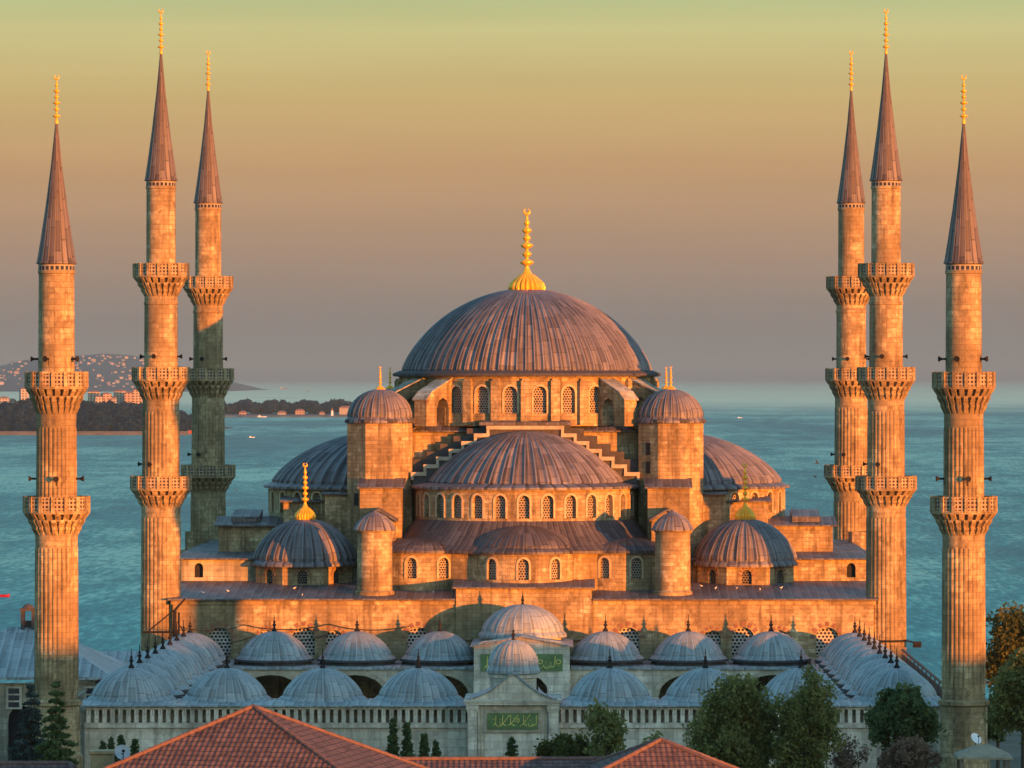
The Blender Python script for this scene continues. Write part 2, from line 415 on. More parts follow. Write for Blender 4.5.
# ------------------------------------------------------------------ the great mosque
AX = (0, 447, -1.5)
mq = tag(empty('mosque', AX), 'great stone mosque with a broad lead main dome and cascading smaller domes', 'mosque')
def part(mb, name, mat, parent=mq, origin=AX): return mb.build(name, mat, parent, origin)
def cyl(cx, cy, R):
    """u = metres along the circle from the camera-facing point towards +X"""
    return lambda u, z, d: (cx + (R - d) * math.sin(u / R), cy - (R - d) * math.cos(u / R), z)
def flat(y0): return lambda u, z, d: (u, y0 + d, z)

RIB = [1, .85, 0, .08]
def dome_prof(R, zb, h, amp, rtop=0.0, eave=None, k=12, pw=1.0, ex=0.5):
    p = []
    if eave: p += [(eave, zb - 0.22), (eave, zb), ((eave + R) / 2, zb + 0.18)]
    t1 = math.acos(min(1, rtop / R)) if rtop else math.pi / 2 * 0.995
    for i in range(k + 1):
        t = t1 * i / k; r = R * math.cos(t); z = zb + 0.3 + h * (max(0, 1 - (r / R) ** 2)) ** ex
        p.append((r, z, amp * min(1, max(0.0, r / R * 1.6)) * (0.35 if i == 0 else 1)))
    return p

def finial(h, s, parent, origin, x, y, z, mat=None, bulb=True, name='finial', crescent=True):
    mb = MB(); q = []
    if bulb: q += [(.92 * s, 0), (.95 * s, .05 * h), (.84 * s, .105 * h), (.62 * s, .155 * h), (.36 * s, .205 * h), (.2 * s, .25 * h), (.15 * s, .28 * h)]
    else: q += [(.22 * s, 0), (.17 * s, .06 * h), (.12 * s, .12 * h)]
    z0 = q[-1][1]; bz = [(.35, .40), (.45, .27), (.55, .36), (.64, .23), (.73, .28), (.82, .17)]
    if not bulb: bz = [(.16, .42), (.30, .30), (.43, .40), (.55, .26), (.67, .32), (.79, .18)]
    for fr, r in bz:
        c = fr * h; rr = r * s; hh = .034 * h
        q += [(.09 * s, c - hh * 1.15), (rr * .7, c - hh * .7), (rr, c), (rr * .7, c + hh * .7), (.09 * s, c + hh * 1.15)]
    q += [(.07 * s, .89 * h), (.03 * s, .92 * h)]
    mb.lathe([(a * (.9 if bulb and b < .22 * h else 1), z + b) for a, b in q], 16 if bulb else 9, x, y, smooth=True)
    if bulb:                                    # fluted gilt skirt
        mb.lathe([(.88 * s, z, .11 * s), (.90 * s, z + .05 * h, .14 * s), (.80 * s, z + .105 * h, .14 * s), (.60 * s, z + .155 * h, .09 * s), (.36 * s, z + .205 * h, .04 * s)],
                 66, x, y, mod=[1, .8, 0])
    if crescent:
        R = (.033 if bulb else .045) * h; cz = z + .955 * h; pts = []
        for i in range(13):
            t = math.radians(-62 + 304 * i / 12) - math.pi / 2 + math.radians(90 - 28)
            t = math.radians(115 + 310 * i / 12); pts.append(((x + R * math.cos(t), y, cz + R * math.sin(t)), .022 * h * math.sin(math.pi * (i + .6) / 13.2)))
        for (a, ra), (b, rb) in zip(pts, pts[1:]): mb.tube(a, b, max(ra, .006 * h), max(rb, .006 * h), 6)
    return mb.build(name, mat or M['gold'], parent, origin)

# --- main hall walls
LW = []                                          # lunette windows behind the portico domes
for x in (9.2, 16.6, 19.3, 22.5, 26.7):
    for s_ in (-1, 1): LW.append((s_ * x, 2.0 if x in (9.2, 19.3, 26.7) else 1.5, 3.6, 5.1))
mb = MB()
arcade(mb, flat(418.0), -30.8, 30.8, -1.5, 8.45, LW, .7, k=1.0)
for s_ in (-1, 1):
    x = 30.8 * s_; mb.face([(x, 418, -1.5), (x, 472, -1.5), (x, 472, 8.45), (x, 418, 8.45)])
mb.face([(-30.8, 472, -1.5), (30.8, 472, -1.5), (30.8, 472, 8.45), (-30.8, 472, 8.45)])
mb.box(-5.9, 6.05, 417.72, 418.6, 5.0, 9.5)
for z_, p_ in ((8.1, .14),):                     # cornice under the eave
    mb.box(-30.95, -5.95, 418 - p_, 417.99, z_, 8.44); mb.box(6.1, 30.95, 418 - p_, 417.99, z_, 8.44)
part(mb, 'front_wall', M['stone'])
for op in LW: window(flat(418.0), op, .45, mq, AX, M['grille_big'], k=1.0, vous=M['brick'])
mb = MB()
mb.roof((-31.2, 417.5, 8.62), (-5.98, 417.5, 8.62), (-5.98, 431.6, 9.6), (-31.2, 431.6, 9.6))
mb.roof((6.12, 417.5, 8.62), (31.2, 417.5, 8.62), (31.2, 431.6, 9.6), (6.12, 431.6, 9.6))
mb.roof((-6.2, 417.3, 9.66), (6.3, 417.3, 9.66), (6.3, 424, 10.1), (-6.2, 424, 10.1))
part(mb, 'front_roof', M['lead_roof'])

# --- side tiers
for s_ in (-1, 1):
    def X(a, b): return (a, b) if s_ > 0 else (-b, -a)
    mb = MB(); xa, xb = X(13.5, 31.2)
    op = (29.6 * s_, .8, 9.9, 10.75)
    arcade(mb, flat(431.7), xa, xb, 8, 11.45, [op], .6)
    mb.box(xa, xb, 432.4, 471, 8, 11.45); part(mb, 'gallery_wall', M['stone'] if s_ > 0 else M['stone_grey'])  # left wall's shade put in as greyer stone than the right
    window(flat(431.7), op, .4, mq, AX, M['dark'])
    mb = MB(); xa, xb = X(13.4, 31.5)
    mb.roof((xa, 431.3, 11.64), (xb, 431.3, 11.64), (xb, 438.2, 12.0), (xa, 438.2, 12.0))
    mb.roof((xa, 438.3, 12.01), (xb, 438.3, 12.01), (xb, 471, 12.02), (xa, 471, 12.02)); part(mb, 'gallery_roof', M['lead_roof'])
    mb = MB(); xa, xb = X(14, 28.3); mb.box(xa, xb, 438.5, 466, 11.5, 14.3); part(mb, 'upper_wall', M['stone'])
    mb = MB(); xa, xb = X(13.8, 28.7)
    mb.roof((xa, 438.1, 14.46), (xb, 438.1, 14.46), (xb - s_ * .0, 442.5, 15.15), (xa, 442.5, 15.15)); 
    mb.box(*X(14, 26.6), 442.6, 464, 14.3, 15.1); mb.roof((X(24.6, 27.2)[0], 439.4, 15.2), (X(24.6, 27.2)[1], 439.4, 15.2), (X(24.6, 27.2)[1], 444, 15.75), (X(24.6, 27.2)[0], 444, 15.75), .5)
    part(mb, 'upper_roof', M['lead_roof'])
    mb = MB(); mb.box(*X(18.7, 22.3), 437.6, 443, 12, 16.55); part(mb, 'stair_block', M['stone'])
    mb = MB(); a, b = X(18.4, 22.6); mb.roof((a, 437.2, 16.72), (b, 437.2, 16.72), (b, 443, 17.3), (a, 443, 17.3)); part(mb, 'stair_block_roof', M['lead_roof'])
    mb = MB(); mb.box(*X(13.6, 18.3), 434.6, 445, 10, 17.3); part(mb, 'buttress_wall', M['stone'])
    mb = MB(); a, b = X(13.5, 18.6); mb.roof((a, 434.3, 17.46), (b, 434.3, 17.46), (b, 444, 18.0), (a, 444, 18.0)); part(mb, 'buttress_roof', M['lead_roof'])
    # lantern turret on the rear corner
    mb = MB(); mb.box(*X(30.6, 34.0), 458, 468, 6, 11.2); mb.lathe([(1.15, 11), (1.15, 13.1)], 8, 32.2 * s_, 462); lt = part(mb, 'lantern', M['stone'])
    mb = MB(); mb.lathe(dome_prof(1.25, 13.1, 1.3, .05, eave=1.4, k=6), 56, 32.2 * s_, 462, mod=RIB, U=14); mb.roof((X(30.4, 34.2)[0], 457.8, 11.36), (X(30.4, 34.2)[1], 457.8, 11.36), (X(30.4, 34.2)[1], 468, 11.6), (X(30.4, 34.2)[0], 468, 11.6))
    mb.build('lantern_dome', M['lead'], lt)
    # side semi-dome
    cx, a0, a1 = 13.2 * s_, (0 if s_ > 0 else 180), (180 if s_ > 0 else 360)
    R = 11.0; Mx = cyl(cx, 447, R); u0 = R * math.radians(a0 - (0 if s_ > 0 else 360)); u1 = R * math.radians(a1 - (0 if s_ > 0 else 360))
    ops = [(s_ * R * math.radians(8 + 12.6 * k), .95, 15.5, 16.9) for k in range(14)]
    mb = MB(); arcade(mb, Mx, u0, u1, 14.2, 17.75, ops, .45, du=1.0); dr = part(mb, 'side_drum', M['stone'])
    for op in ops[:8]: window(Mx, op, .35, dr, AX, M['grille'], frame=M['trim'])
    mb = MB(); mb.lathe(dome_prof(10.6, 17.95, 4.8, .25, eave=11.5, k=12, ex=.76), 112, cx, 447, a0, a1, mod=RIB, U=28)
    part(mb, 'side_semidome', M['lead'])

# --- front semi-dome and its drum
R = 10.1; Mx = cyl(0, 435, R)
ops = [(R * math.radians(12.2 * k), .98, 15.45, 16.95) for k in range(-6, 7)]
mb = MB(); arcade(mb, Mx, -R * math.pi / 2, R * math.pi / 2, 14.4, 18.0, ops, .5, du=1.0)
dr = part(mb, 'front_drum', M['stone'])
for op in ops: window(Mx, op, .38, dr, AX, M['grille'], frame=M['trim'])
mb = MB(); mb.lathe(dome_prof(8.8, 18.2, 4.75, .27, eave=10.5, k=14, ex=.88), 104, 0, 435, -90, 90, mod=RIB, U=26)
part(mb, 'front_semidome', M['lead'])
# skirt roof over the exedrae, wall behind them
mb = MB(); mb.lathe([(13.3, 12.35), (13.3, 12.62), (12.4, 13.1), (11.3, 14.0), (10.15, 15.2)], 60, 0, 435, -78, 78, U=56); part(mb, 'skirt_roof', M['lead_shaded_sooty'])
mb = MB(); mb.lathe([(12.5, 8.8), (12.5, 12.45)], 40, 0, 435, -75, 75); part(mb, 'lower_wall', M['stone'])
for ex, ey, rot, rng_ in ((0, 425.3, 0, (-35, 0, 35, -72, 72)), (-9.0, 428.6, -30, (-18, 18, 52, -52)), (9.0, 428.6, 30, (18, -18, -52, 52))):
    R = 4.9; Mx0 = cyl(0, 0, R); c_, s2 = math.cos(math.radians(rot)), math.sin(math.radians(rot))
    def Mx(u, z, d, ex=ex, ey=ey, rot=rot, R=R):
        a = u / R + math.radians(rot); return (ex + (R - d) * math.sin(a), ey - (R - d) * math.cos(a), z)
    ops = [(R * math.radians(k), .95, 10.15, 11.45) for k in rng_]
    mb = MB(); arcade(mb, Mx, -R * math.pi / 2, R * math.pi / 2, 8.8, 12.5, ops, .4, du=.8); dr = part(mb, 'exedra_wall', M['stone'])
    for op in ops: window(Mx, op, .3, dr, AX, M['grille'], frame=M['trim'])
    mb = MB(); mb.lathe(dome_prof(4.65, 12.6, 2.0 if rot == 0 else .75, .08, eave=5.25, k=8, ex=.7), 72, ex, ey, -90 + rot, 90 + rot, mod=RIB, U=18); part(mb, 'exedra_dome', M['lead_shaded_sooty'])

# --- main cube, stepped arch, shoulders
mb = MB(); mb.box(-12.2, 12.2, 436.6, 457.4, 9, 23.0); part(mb, 'main_block', M['stone'])
mb = MB()
for a in range(4):                               # four slopes up to the drum
    q = [(-12.6, -10.8, 23.18), (12.6, -10.8, 23.18), (8.6, -8.6, 24.1), (-8.6, -8.6, 24.1)]
    ca, sa = math.cos(a * math.pi / 2), math.sin(a * math.pi / 2)
    mb.roof(*[(x * ca - y * sa, 447 + x * sa + y * ca, z) for x, y, z in q])
mb.box(-10, 10, 437.5, 456.5, 23, 23.9); part(mb, 'main_block_roof', M['lead_roof'])
def steps(dx, dz, nst=7):
    p = []; x0, x1, z0, z1 = 10.3 + dx, 3.4 + dx * .6, 18.6 + dz, 23.55 + dz
    for i in range(nst):
        xa = x0 + (x1 - x0) * i / (nst - 1); zt = z0 + (z1 - z0) * (i + 1) / nst
        zp = z0 + (z1 - z0) * i / nst
        p += [(xa, zp), (xa, zt)]
    return p
st = steps(0, 0); outline = [(-x, z) for x, z in st] + [(x, z) for x, z in reversed(st)]
full = [(-10.3, 17.6)] + outline + [(10.3, 17.6)]
def strips(mb, pts, zb, y0, y1):                 # stepped slab built column by column
    xs = sorted(set(round(x, 4) for x, z in pts))
    for a, b in zip(xs, xs[1:]):
        m2 = (a + b) / 2; zt = max((min(p[1], q[1]) for p, q in zip(pts, pts[1:]) if abs(p[1] - q[1]) < 1e-6 and min(p[0], q[0]) <= m2 <= max(p[0], q[0])), default=zb)
        if zt > zb: mb.box(a, b, y0, y1, zb, zt)
mb = MB(); strips(mb, full, 17.6, 434.0, 435.2); part(mb, 'stepped_arch', M['lead_dark'])
mb = MB()
for p, q in zip(outline, outline[1:]):
    if abs(p[1] - q[1]) < 1e-6: mb.box(min(p[0], q[0]) - .14, max(p[0], q[0]) + .14, 433.8, 434.6, p[1] - .24, p[1] + .10)
    else: mb.box(p[0] - .13, p[0] + .13, 433.82, 434.6, min(p[1], q[1]) + .1, max(p[1], q[1]) - .24)
part(mb, 'step_coping', M['coping'])
st2 = steps(1.2, .55, 7); o2 = [(-x, z) for x, z in st2] + [(x, z) for x, z in reversed(st2)]
mb = MB(); strips(mb, [(-11.5, 18)] + o2 + [(11.5, 18)], 17.7, 435.25, 436.5); part(mb, 'upper_steps', M['lead_dark'])
mb = MB(); mb.roof((-4.2, 433.75, 23.95), (4.2, 433.75, 23.95), (2.6, 438.5, 24.5), (-2.6, 438.5, 24.5), .25); part(mb, 'arch_roof', M['lead_roof'])

# --- drum, windows, buttresses, main dome
R = 12.0; Mx = cyl(0, 447, R); NW = 28
ops = [(R * math.radians(360 / NW * (k + .5)), 1.2, 24.75, 26.55) for k in range(-14, 14)]
mb = MB(); arcade(mb, Mx, -math.pi * R, math.pi * R, 23.6, 28.15, ops, .5, du=1.0)
for k in range(NW):                              # pilasters between the windows
    a = math.radians(360 / NW * k); q = Matrix.Translation((0, 447, 0)) @ Matrix.Rotation(a, 4, 'Z')
    mb.box(-.42, .42, -12.42, -11.9, 23.7, 27.75, q); mb.box(-.3, .3, -12.3, -11.9, 27.75, 27.95, q)
dr = part(mb, 'main_drum', M['stone'])
for op in ops[5:23]: window(Mx, op, .38, dr, AX, M['grille'], frame=M['trim'])
mb = MB(); mb.lathe([(12.05, 28.1), (12.6, 28.2), (12.6, 28.42), (11.9, 28.7)], 72, 0, 447, U=88); part(mb, 'main_cornice', M['lead_dark'])
mb = MB(); mb.lathe(dome_prof(11.55, 28.35, 7.75, .25, rtop=1.2, eave=12.45, k=22, ex=.74), 352, 0, 447, mod=RIB, U=88)
md = part(mb, 'main_dome', M['lead'])
finial(7.9, 1.72, md, AX, 0, 447, 36.1)
mb = MB(); mb.lathe([(1.95, 35.75), (1.95, 35.95), (1.7, 36.0)], 32, 0, 447); mb.build('finial_collar', M['lead_dark'], md, AX)
for a in (38, 56, 124, 142, -38, -56, -124, -142):
    q = Matrix.Translation((0, 447, 0)) @ Matrix.Rotation(math.radians(a), 4, 'Z'); mb = MB()
    poly = [(11.9, 24), (12.3, 24), (12.3, 25.4)] + [(12.3 + 1.9 * (1 - math.cos(math.pi * i / 12)) / 1, 25.4 + .9 * math.sin(math.pi * i / 12)) for i in range(1, 6)]
    poly = [(11.9, 23.6), (12.35, 23.6), (12.35, 25.2), (12.6, 25.9), (13.2, 26.2), (13.8, 25.9), (14.05, 25.2), (14.05, 23.6), (15.6, 23.6), (15.6, 25.9), (14.9, 26.6), (11.9, 27.9)]
    mb.prism(poly, lambda u, z, d: tuple(q @ Vector((-.7 + d, -u, z))), 1.4); bt = part(mb, 'buttress', M['stone'])
    mb = MB(); mb.prism([(15.75, 25.95), (15.75, 26.05), (14.95, 26.78), (11.9, 28.08), (11.9, 27.95), (14.9, 26.65)], lambda u, z, d: tuple(q @ Vector((-.85 + d, -u, z))), 1.7)
    mb.build('buttress_cap', M['stone_grey'], bt, AX)

# --- four corner weight towers
for sx, y in ((-1, 435.6), (1, 435.6), (-1, 458.4), (1, 458.4)):
    x = 13.3 * sx; mb = MB()
    mb.lathe([(3.2, 9), (3.2, 23.9)], 8, x, y, 22.5, 382.5); tw = part(mb, 'corner_tower', M['stone'])
    if y < 440:
        wx = x - 1.6
        for k in (-1,):
            an = math.radians(45 * k); c0 = Vector((x + 2.957 * math.sin(an), y - 2.957 * math.cos(an), 0)); t = Vector((math.cos(an), math.sin(an), 0)); nn = Vector((math.sin(an), -math.cos(an), 0))
            for z0 in ((19.3, 21.0, 0) if sx > 0 else (16.4,)):
                if z0:
                    w2 = MB(); w2.face([tuple(c0 + t * a + nn * .03 + Vector((0, 0, b))) for a, b in ((-.28, z0), (.28, z0), (.28, z0 + 1.1), (-.28, z0 + 1.1))]); w2.build('slit_window', M['dark'], tw, AX)
    mb = MB(); mb.lathe([(3.2, 23.85), (3.42, 23.95), (3.42, 24.2), (2.9, 24.3)], 8, x, y, 22.5, 382.5); mb.build('cornice', M['lead_dark'], tw, AX)
    mb = MB(); mb.lathe(dome_prof(2.95, 24.1, 2.6, .14, eave=3.25, k=9, ex=.58), 112, x, y, mod=[1, .7, 0, .1], U=28); td = mb.build('tower_dome', M['lead'], tw, AX)
    f_ = finial(2.35, .5, tw, AX, x, y, 26.75)
    sx_ = sx
    if y < 440:
        mb = MB(); a, b = (11.1, 14.9) if sx > 0 else (-14.9, -11.1)
        mb.box(a, b, 429.8, 434.5, 9, 18.0); mb.box(a + .3, b - .5, 426.6, 429.8, 9, 15.4); part(mb, 'pier', M['stone'])
        mb = MB(); mb.roof((a - .25, 429.4, 18.16), (b + .25, 429.4, 18.16), (b + .25, 433.0, 18.9), (a - .25, 433.0, 18.9))
        xm = (a + b) / 2 - .1
        mb.roof((a + .1, 426.2, 15.3), (a + .1, 430, 15.3), (xm, 430, 16.3), (xm, 426.2, 16.3), .2); mb.roof((b - .3, 430, 15.3), (b - .3, 426.2, 15.3), (xm, 426.2, 16.3), (xm, 430, 16.3), .2)
        part(mb, 'pier_roof', M['lead_roof'])
        mb = MB(); mb.face([(a + .3, 426.58, 15.4), (b - .5, 426.58, 15.4), (xm, 426.58, 16.2)]); part(mb, 'gable', M['stone'])
        xr, yr = 13.2 * sx, 421.4; mb = MB()
        mb.lathe([(1.75, 8.7), (1.75, 9.1), (1.56, 9.2), (1.55, 14.3), (1.68, 14.4), (1.68, 14.55)], 40, xr, yr, smooth=False); rt = part(mb, 'round_turret', M['stone'])
        mb = MB(); mb.lathe([(1.85, 14.5, .05), (1.85, 14.62, .08), (1.5, 15.2, .1), (.95, 15.75, .08), (.3, 16.12, .02), (.02, 16.3)], 56, xr, yr, mod=[1, .35, 0, .35], U=14); mb.build('turret_cap', M['lead'], rt, AX)
        # corner domes on octagonal drums
        xc, yc = 20.0 * sx, 432.6; ap = 4.35; mb = MB()
        for k in range(8):
            an = math.radians(45 * k); hw = ap * math.tan(math.pi / 8)
            def Mf(u, z, d, an=an): return (xc + (ap - d) * math.sin(an) + u * math.cos(an), yc - (ap - d) * math.cos(an) + u * math.sin(an), z)
            op = (0, .9, 9.42, 10.2); arcade(mb, Mf, -hw, hw, 8.8, 11.2, [op], .4)
        cd = part(mb, 'corner_drum', M['stone'])
        for k in (-2, -1, 0, 1, 2):
            an = math.radians(45 * k)
            def Mf(u, z, d, an=an): return (xc + (ap - d) * math.sin(an) + u * math.cos(an), yc - (ap - d) * math.cos(an) + u * math.sin(an), z)
            window(Mf, op, .3, cd, AX, M['grille_dark'], vous=M['brick'], vr=1.75)
        mb = MB(); mb.lathe(dome_prof(4.55, 11.2, 3.75, .24, eave=4.95, k=12, ex=.7), 128, xc, yc, mod=[1, .7, 0, .1], U=32); cdd = part(mb, 'corner_dome', M['lead'])
        finial(5.2, .95, cdd, AX, xc, yc, 15.15)
# ------------------------------------------------------------------ minarets
def horn_mesh():
    mb = MB(); mb.tube((0, 0, 0), (.45, 0, 0), .08, .08, 8); mb.tube((.35, 0, 0), (.6, 0, 0), .08, .22, 10); mb.tube((.0, 0, -.5), (.0, 0, .1), .05, .05, 6)
    return mb
def minaret(loc, kind, label):
    x, y, zb = loc; rt = tag(empty('minaret', (x, y, 0)), label, 'minaret', 'minarets around the mosque and its courtyard'); O = (x, y, 0)
    if kind == 'tall':
        stages = [(-1.5, 16.75, 1.80, 1.74, 1), (16.75, 26.1, 1.66, 1.62, 1), (26.1, 35.2, 1.50, 1.46, 0), (35.2, 45.4, 1.31, 1.28, 0)]
        balc = [(16.6, 19.35, 1.74, 2.62), (26.0, 28.95, 1.62, 2.48), (35.15, 38.1, 1.46, 2.40)]; cone = (45.4, 56.7, 1.40); top = 60.6; horns = [(20.4, (-95, -25)), (29.9, (-100, -15, 80))]
    else:
        stages = [(4.3, 16.55, 1.62, 1.57, 1), (16.55, 25.4, 1.50, 1.46, 1), (25.4, 36.4, 1.36, 1.30, 0)]
        balc = [(16.4, 19.3, 1.57, 2.38), (25.3, 28.45, 1.46, 2.24)]; cone = (36.4, 46.8, 1.42); top = 50.3; horns = [(20.6, (-85, 5, 80)), (29.4, (-80, -20, 60))]
        mb = MB(); mb.lathe([(2.0, -1.5), (1.95, .2), (1.76, .5), (1.74, 3.9)], 16, x, y); mb.lathe([(1.74, 3.9), (1.9, 4.0), (1.9, 4.25), (1.66, 4.4)], 32, x, y); mb.build('base', M['stone_min'], rt, O)
    for z0, z1, r0, r1, fl in stages:
        mb = MB(); h = z1 - z0
        if fl:
            mb.lathe([(r0, z0, 0), (r0, z0 + .35, .0), (r0, z0 + .4, .075), (r1, z1 - 1.0, .075), (r1, z1 - .9, 0), (r1, z1, 0)], 112, x, y, mod=[1, .55, -.3, -.3, .55, 1, 1], U=2 * math.pi * r0) if False else \
            mb.lathe([(r0 - .05, z0, 0), (r0 - .05, z0 + .9, .0), (r0 - .05, z0 + 1.0, .065), (r1 - .05, z1 - 1.1, .065), (r1 - .02, z1 - 1.0, 0), (r1, z1, 0)], 112, x, y, mod=[1, .7, -.4, .7], U=2 * math.pi * r0)
        else:
            mb.lathe([(r0, z0), (r1, z1 - .6), (r1, z1)], 48, x, y, smooth=False)
            mb.lathe([(r1, z1 - .75), (r1 + .07, z1 - .7), (r1 + .07, z1 - .5), (r1, z1 - .45)], 32, x, y)
        mb.build('shaft', M['stone_min'], rt, O)
    for z0, z1, r0, rb in balc:
        mb = MB(); zp = z1 - 1.18; h = zp - z0; T = 4
        core = [(r0, z0 - .05)]
        for k in range(T):
            ra = r0 + (rb - .30 - r0) * (k + .1) / T; core += [(ra - .06, z0 + h * k / T + .05), (ra, z0 + h * (k + 1) / T)]
        core += [(rb + .02, zp - .1), (rb + .06, zp - .08), (rb + .06, zp + .05), (r0 - .1, zp + .06)]
        mb.lathe(core, 48, x, y)
        nb = 22; fr = (0, .40, .70, 1.0)
        for k in range(3):                       # tiers of small brackets, the lowest hanging free
            rA = r0 + (rb - .1 - r0) * (k / 3) - .1; rB = r0 + (rb - .02 - r0) * (k + 1) / 3; za, zc = z0 + h * fr[k] - (.1 if k else 0), z0 + h * fr[k + 1]
            for j in range(nb):
                a = math.radians(360 / nb * (j + .5 * (k == 2))); q = Matrix.Translation((x, y, 0)) @ Matrix.Rotation(a, 4, 'Z'); wd = rB * math.pi / nb * (.44 if k == 0 else .55)
                mb.prism([(rA, zc), (rA, za + .1), (rA + .07, za), (rA + (rB - rA) * .55, za + (zc - za) * .35), (rB, za + (zc - za) * .72), (rB, zc)], lambda u, z, d, q=q, wd=wd: tuple(q @ Vector((-wd + d, -u, z))), 2 * wd)
        bl = mb.build('balcony', M['stone_min'], rt, O)
        mb = MB(); mb.lathe([(rb, zp), (rb, z1 - .1)], 16, x, y, U=16 * .96); mb.lathe([(rb - .14, z1 - .1), (rb - .14, zp)], 16, x, y, U=16 * .96); mb.build('parapet', M['parapet'], bl, O)
        mb = MB(); mb.lathe([(rb - .18, z1 - .12), (rb + .05, z1 - .12), (rb + .05, z1), (rb - .18, z1)], 16, x, y)
        mb.lathe([(rb + .0, zp + .02), (rb + .05, zp + .02), (rb + .05, zp + .16), (rb, zp + .16)], 16, x, y)
        for j in range(16):
            q = Matrix.Translation((x, y, 0)) @ Matrix.Rotation(math.radians(22.5 * j), 4, 'Z'); mb.box(-.13, .13, -rb - .1, -rb + .12, zp, z1 + .02, q)
        mb.build('parapet_rail', M['stone_min'], bl, O)
        mb = MB(); a = math.radians(200); q = Matrix.Translation((x, y, 0)) @ Matrix.Rotation(a, 4, 'Z'); mb.box(-.4, .4, -r0 * .99, -r0 * .8, z1 - 1.1, z1 + .7, q); mb.build('door', M['dark'], bl, O)
    z0, z1, r = cone; mb = MB()
    mb.lathe([(r - .1, z0 - .05), (r + .06, z0), (r + .06, z0 + .14), (r - .02, z0 + .2, .035), (r * .8, z0 + (z1 - z0) * .17, .035), (r * .55, z0 + (z1 - z0) * .4, .03), (r * .28, z0 + (z1 - z0) * .69, .02), (.09, z1)], 72, x, y, mod=[1, .1, 0, .1], U=18)
    mb.build('spire', M['spire'], rt, O)
    mb = MB(); rr = stages[-1][3] + .03; mb.lathe([(rr - .03, z0 - .5), (rr, z0 - .5), (rr, z0 - .08), (rr - .03, z0 - .08)], 44, x, y, U=22 * .32); mb.build('frieze', M['frieze'], rt, O)
    finial(top - z1 + .1, .74, rt, O, x, y, z1 - .1, bulb=False)
    hm = None
    for hz, angs in horns:
        for a in angs:
            rr = 1.45 if hz < 25 else 1.3
            if hm is None: hb = horn_mesh().build('loudspeaker', M['iron'], rt); hm = hb
            else: hb = hm.copy(); COL.objects.link(hb); hb.parent = rt
            t = math.radians(a); hb.location = (rr * math.sin(t), -rr * math.cos(t), hz); hb.rotation_euler = (0, 0, t - math.pi / 2)
    return rt
minaret((-33.55, 350, 0), 'short', 'shorter two-balcony minaret beside the spruces, leftmost of the six')
minaret((33.18, 350, 0), 'short', 'shorter two-balcony minaret above the small shelter, rightmost of the six')
minaret((-32.0, 420, 0), 'tall', 'fully sunlit three-balcony minaret at the left front corner of the mosque')
mr = minaret((32.0, 420, 0), 'tall', 'tall minaret at the right front corner, partly hiding the one behind it')
minaret((-32.0, 473.6, 0), 'tall', 'rear left minaret with its lower half in grey shadow')
minaret((32.0, 473.6, 0), 'tall', 'rear right minaret partly hidden behind a taller-looking one')
mb = MB(); mb.tube((33.6, 419, 4.9), (34.6, 418.6, 4.7), .07); mb.box(34.3, 35.0, 418.3, 418.9, 4.3, 4.8); mb.build('floodlight', M['iron'], mr, (32.0, 420, 0))
mb = MB(); mb.lathe([(1.84, 4.75), (1.84, 4.95)], 32, 32, 420); mb.build('cable_band', M['iron'], mr, (32.0, 420, 0))

# ------------------------------------------------------------------ courtyard arcade
CT = (0, 385, -1.5)
ct = tag(empty('courtyard_arcade', CT), 'low arcaded courtyard in front of the mosque roofed by rows of small lead domes', 'courtyard')
def cpart(mb, name, mat, parent=ct): return mb.build(name, mat, parent, CT)
mb = MB()
for a, b in ((-32.4, -3.4), (3.4, 32.4)):
    mb.roof((a, 352.7, 3.72), (b, 352.7, 3.72), (b, 356, 3.9), (a, 356, 3.9), .12); mb.roof((a, 356, 3.89), (b, 356, 3.89), (b, 362.3, 3.6), (a, 362.3, 3.6), .2)
for s_ in (-1, 1):
    a, b = (25.0, 32.4) if s_ > 0 else (-32.4, -25.0)
    mb.roof((a, 362.4, 3.45), (b, 362.4, 3.45), (b, 417.6, 3.3), (a, 417.6, 3.3), .2)
    a, b = (4.2, 25.0) if s_ > 0 else (-25.0, -4.2); mb.roof((a, 409.1, 3.12), (b, 409.1, 3.12), (b, 417.6, 3.2), (a, 417.6, 3.2), .2)
cpart(mb, 'flat_roof', M['lead_court'])
def courtdome(zb, R=3.28, h=2.25):
    mb = MB(); mb.lathe(dome_prof(R - .3, zb, h - .2, .045, eave=R + .12, k=9, ex=.74), 112, 0, 0, mod=RIB, U=28); return mb
dproto = None
def add_dome(x, y, zb):
    global dproto
    if dproto is None:
        d = courtdome(.25).build('dome', M['lead_court'], ct)
        mb = MB(); mb.lathe([(3.3, -.35), (3.3, .1)], 8, 0, 0, 22.5, 382.5); mb.lathe([(3.5, .05), (3.5, .2), (3.2, .25)], 40, 0, 0); mb.build('dome_base', M['lead_dark'], d)  # dark ring paints the shadow line under the dome's eave
        mb = MB(); mb.lathe([(.28, 2.5), (.2, 2.72), (.11, 2.85), (.09, 3.0), (.17, 3.1), (.17, 3.17), (.07, 3.27), (.12, 3.4), (.04, 3.5), (.03, 3.95), (.01, 4.05)], 10, 0, 0, smooth=True); mb.build('finial', M['iron'], d)
        dproto = d; d.location = Vector((x, y, zb)) - Vector(CT)
    else: copy_tree(dproto, ct, Vector((x, y, zb)) - Vector(CT)).rotation_euler = (0, 0, random.Random(int(x * 10 + y)).uniform(0, 6.2))
for k in (-4, -3, -2, -1, 1, 2, 3, 4): add_dome(7.2 * k, 358, 3.6)
for k in (-3, -2, -1, 1, 2, 3): add_dome(7.2 * k, 413.7, 3.4)
for j in range(1, 9):
    for s_ in (-1, 1): add_dome(28.8 * s_, 358 + 6.78 * j, 3.6 - .03 * j)
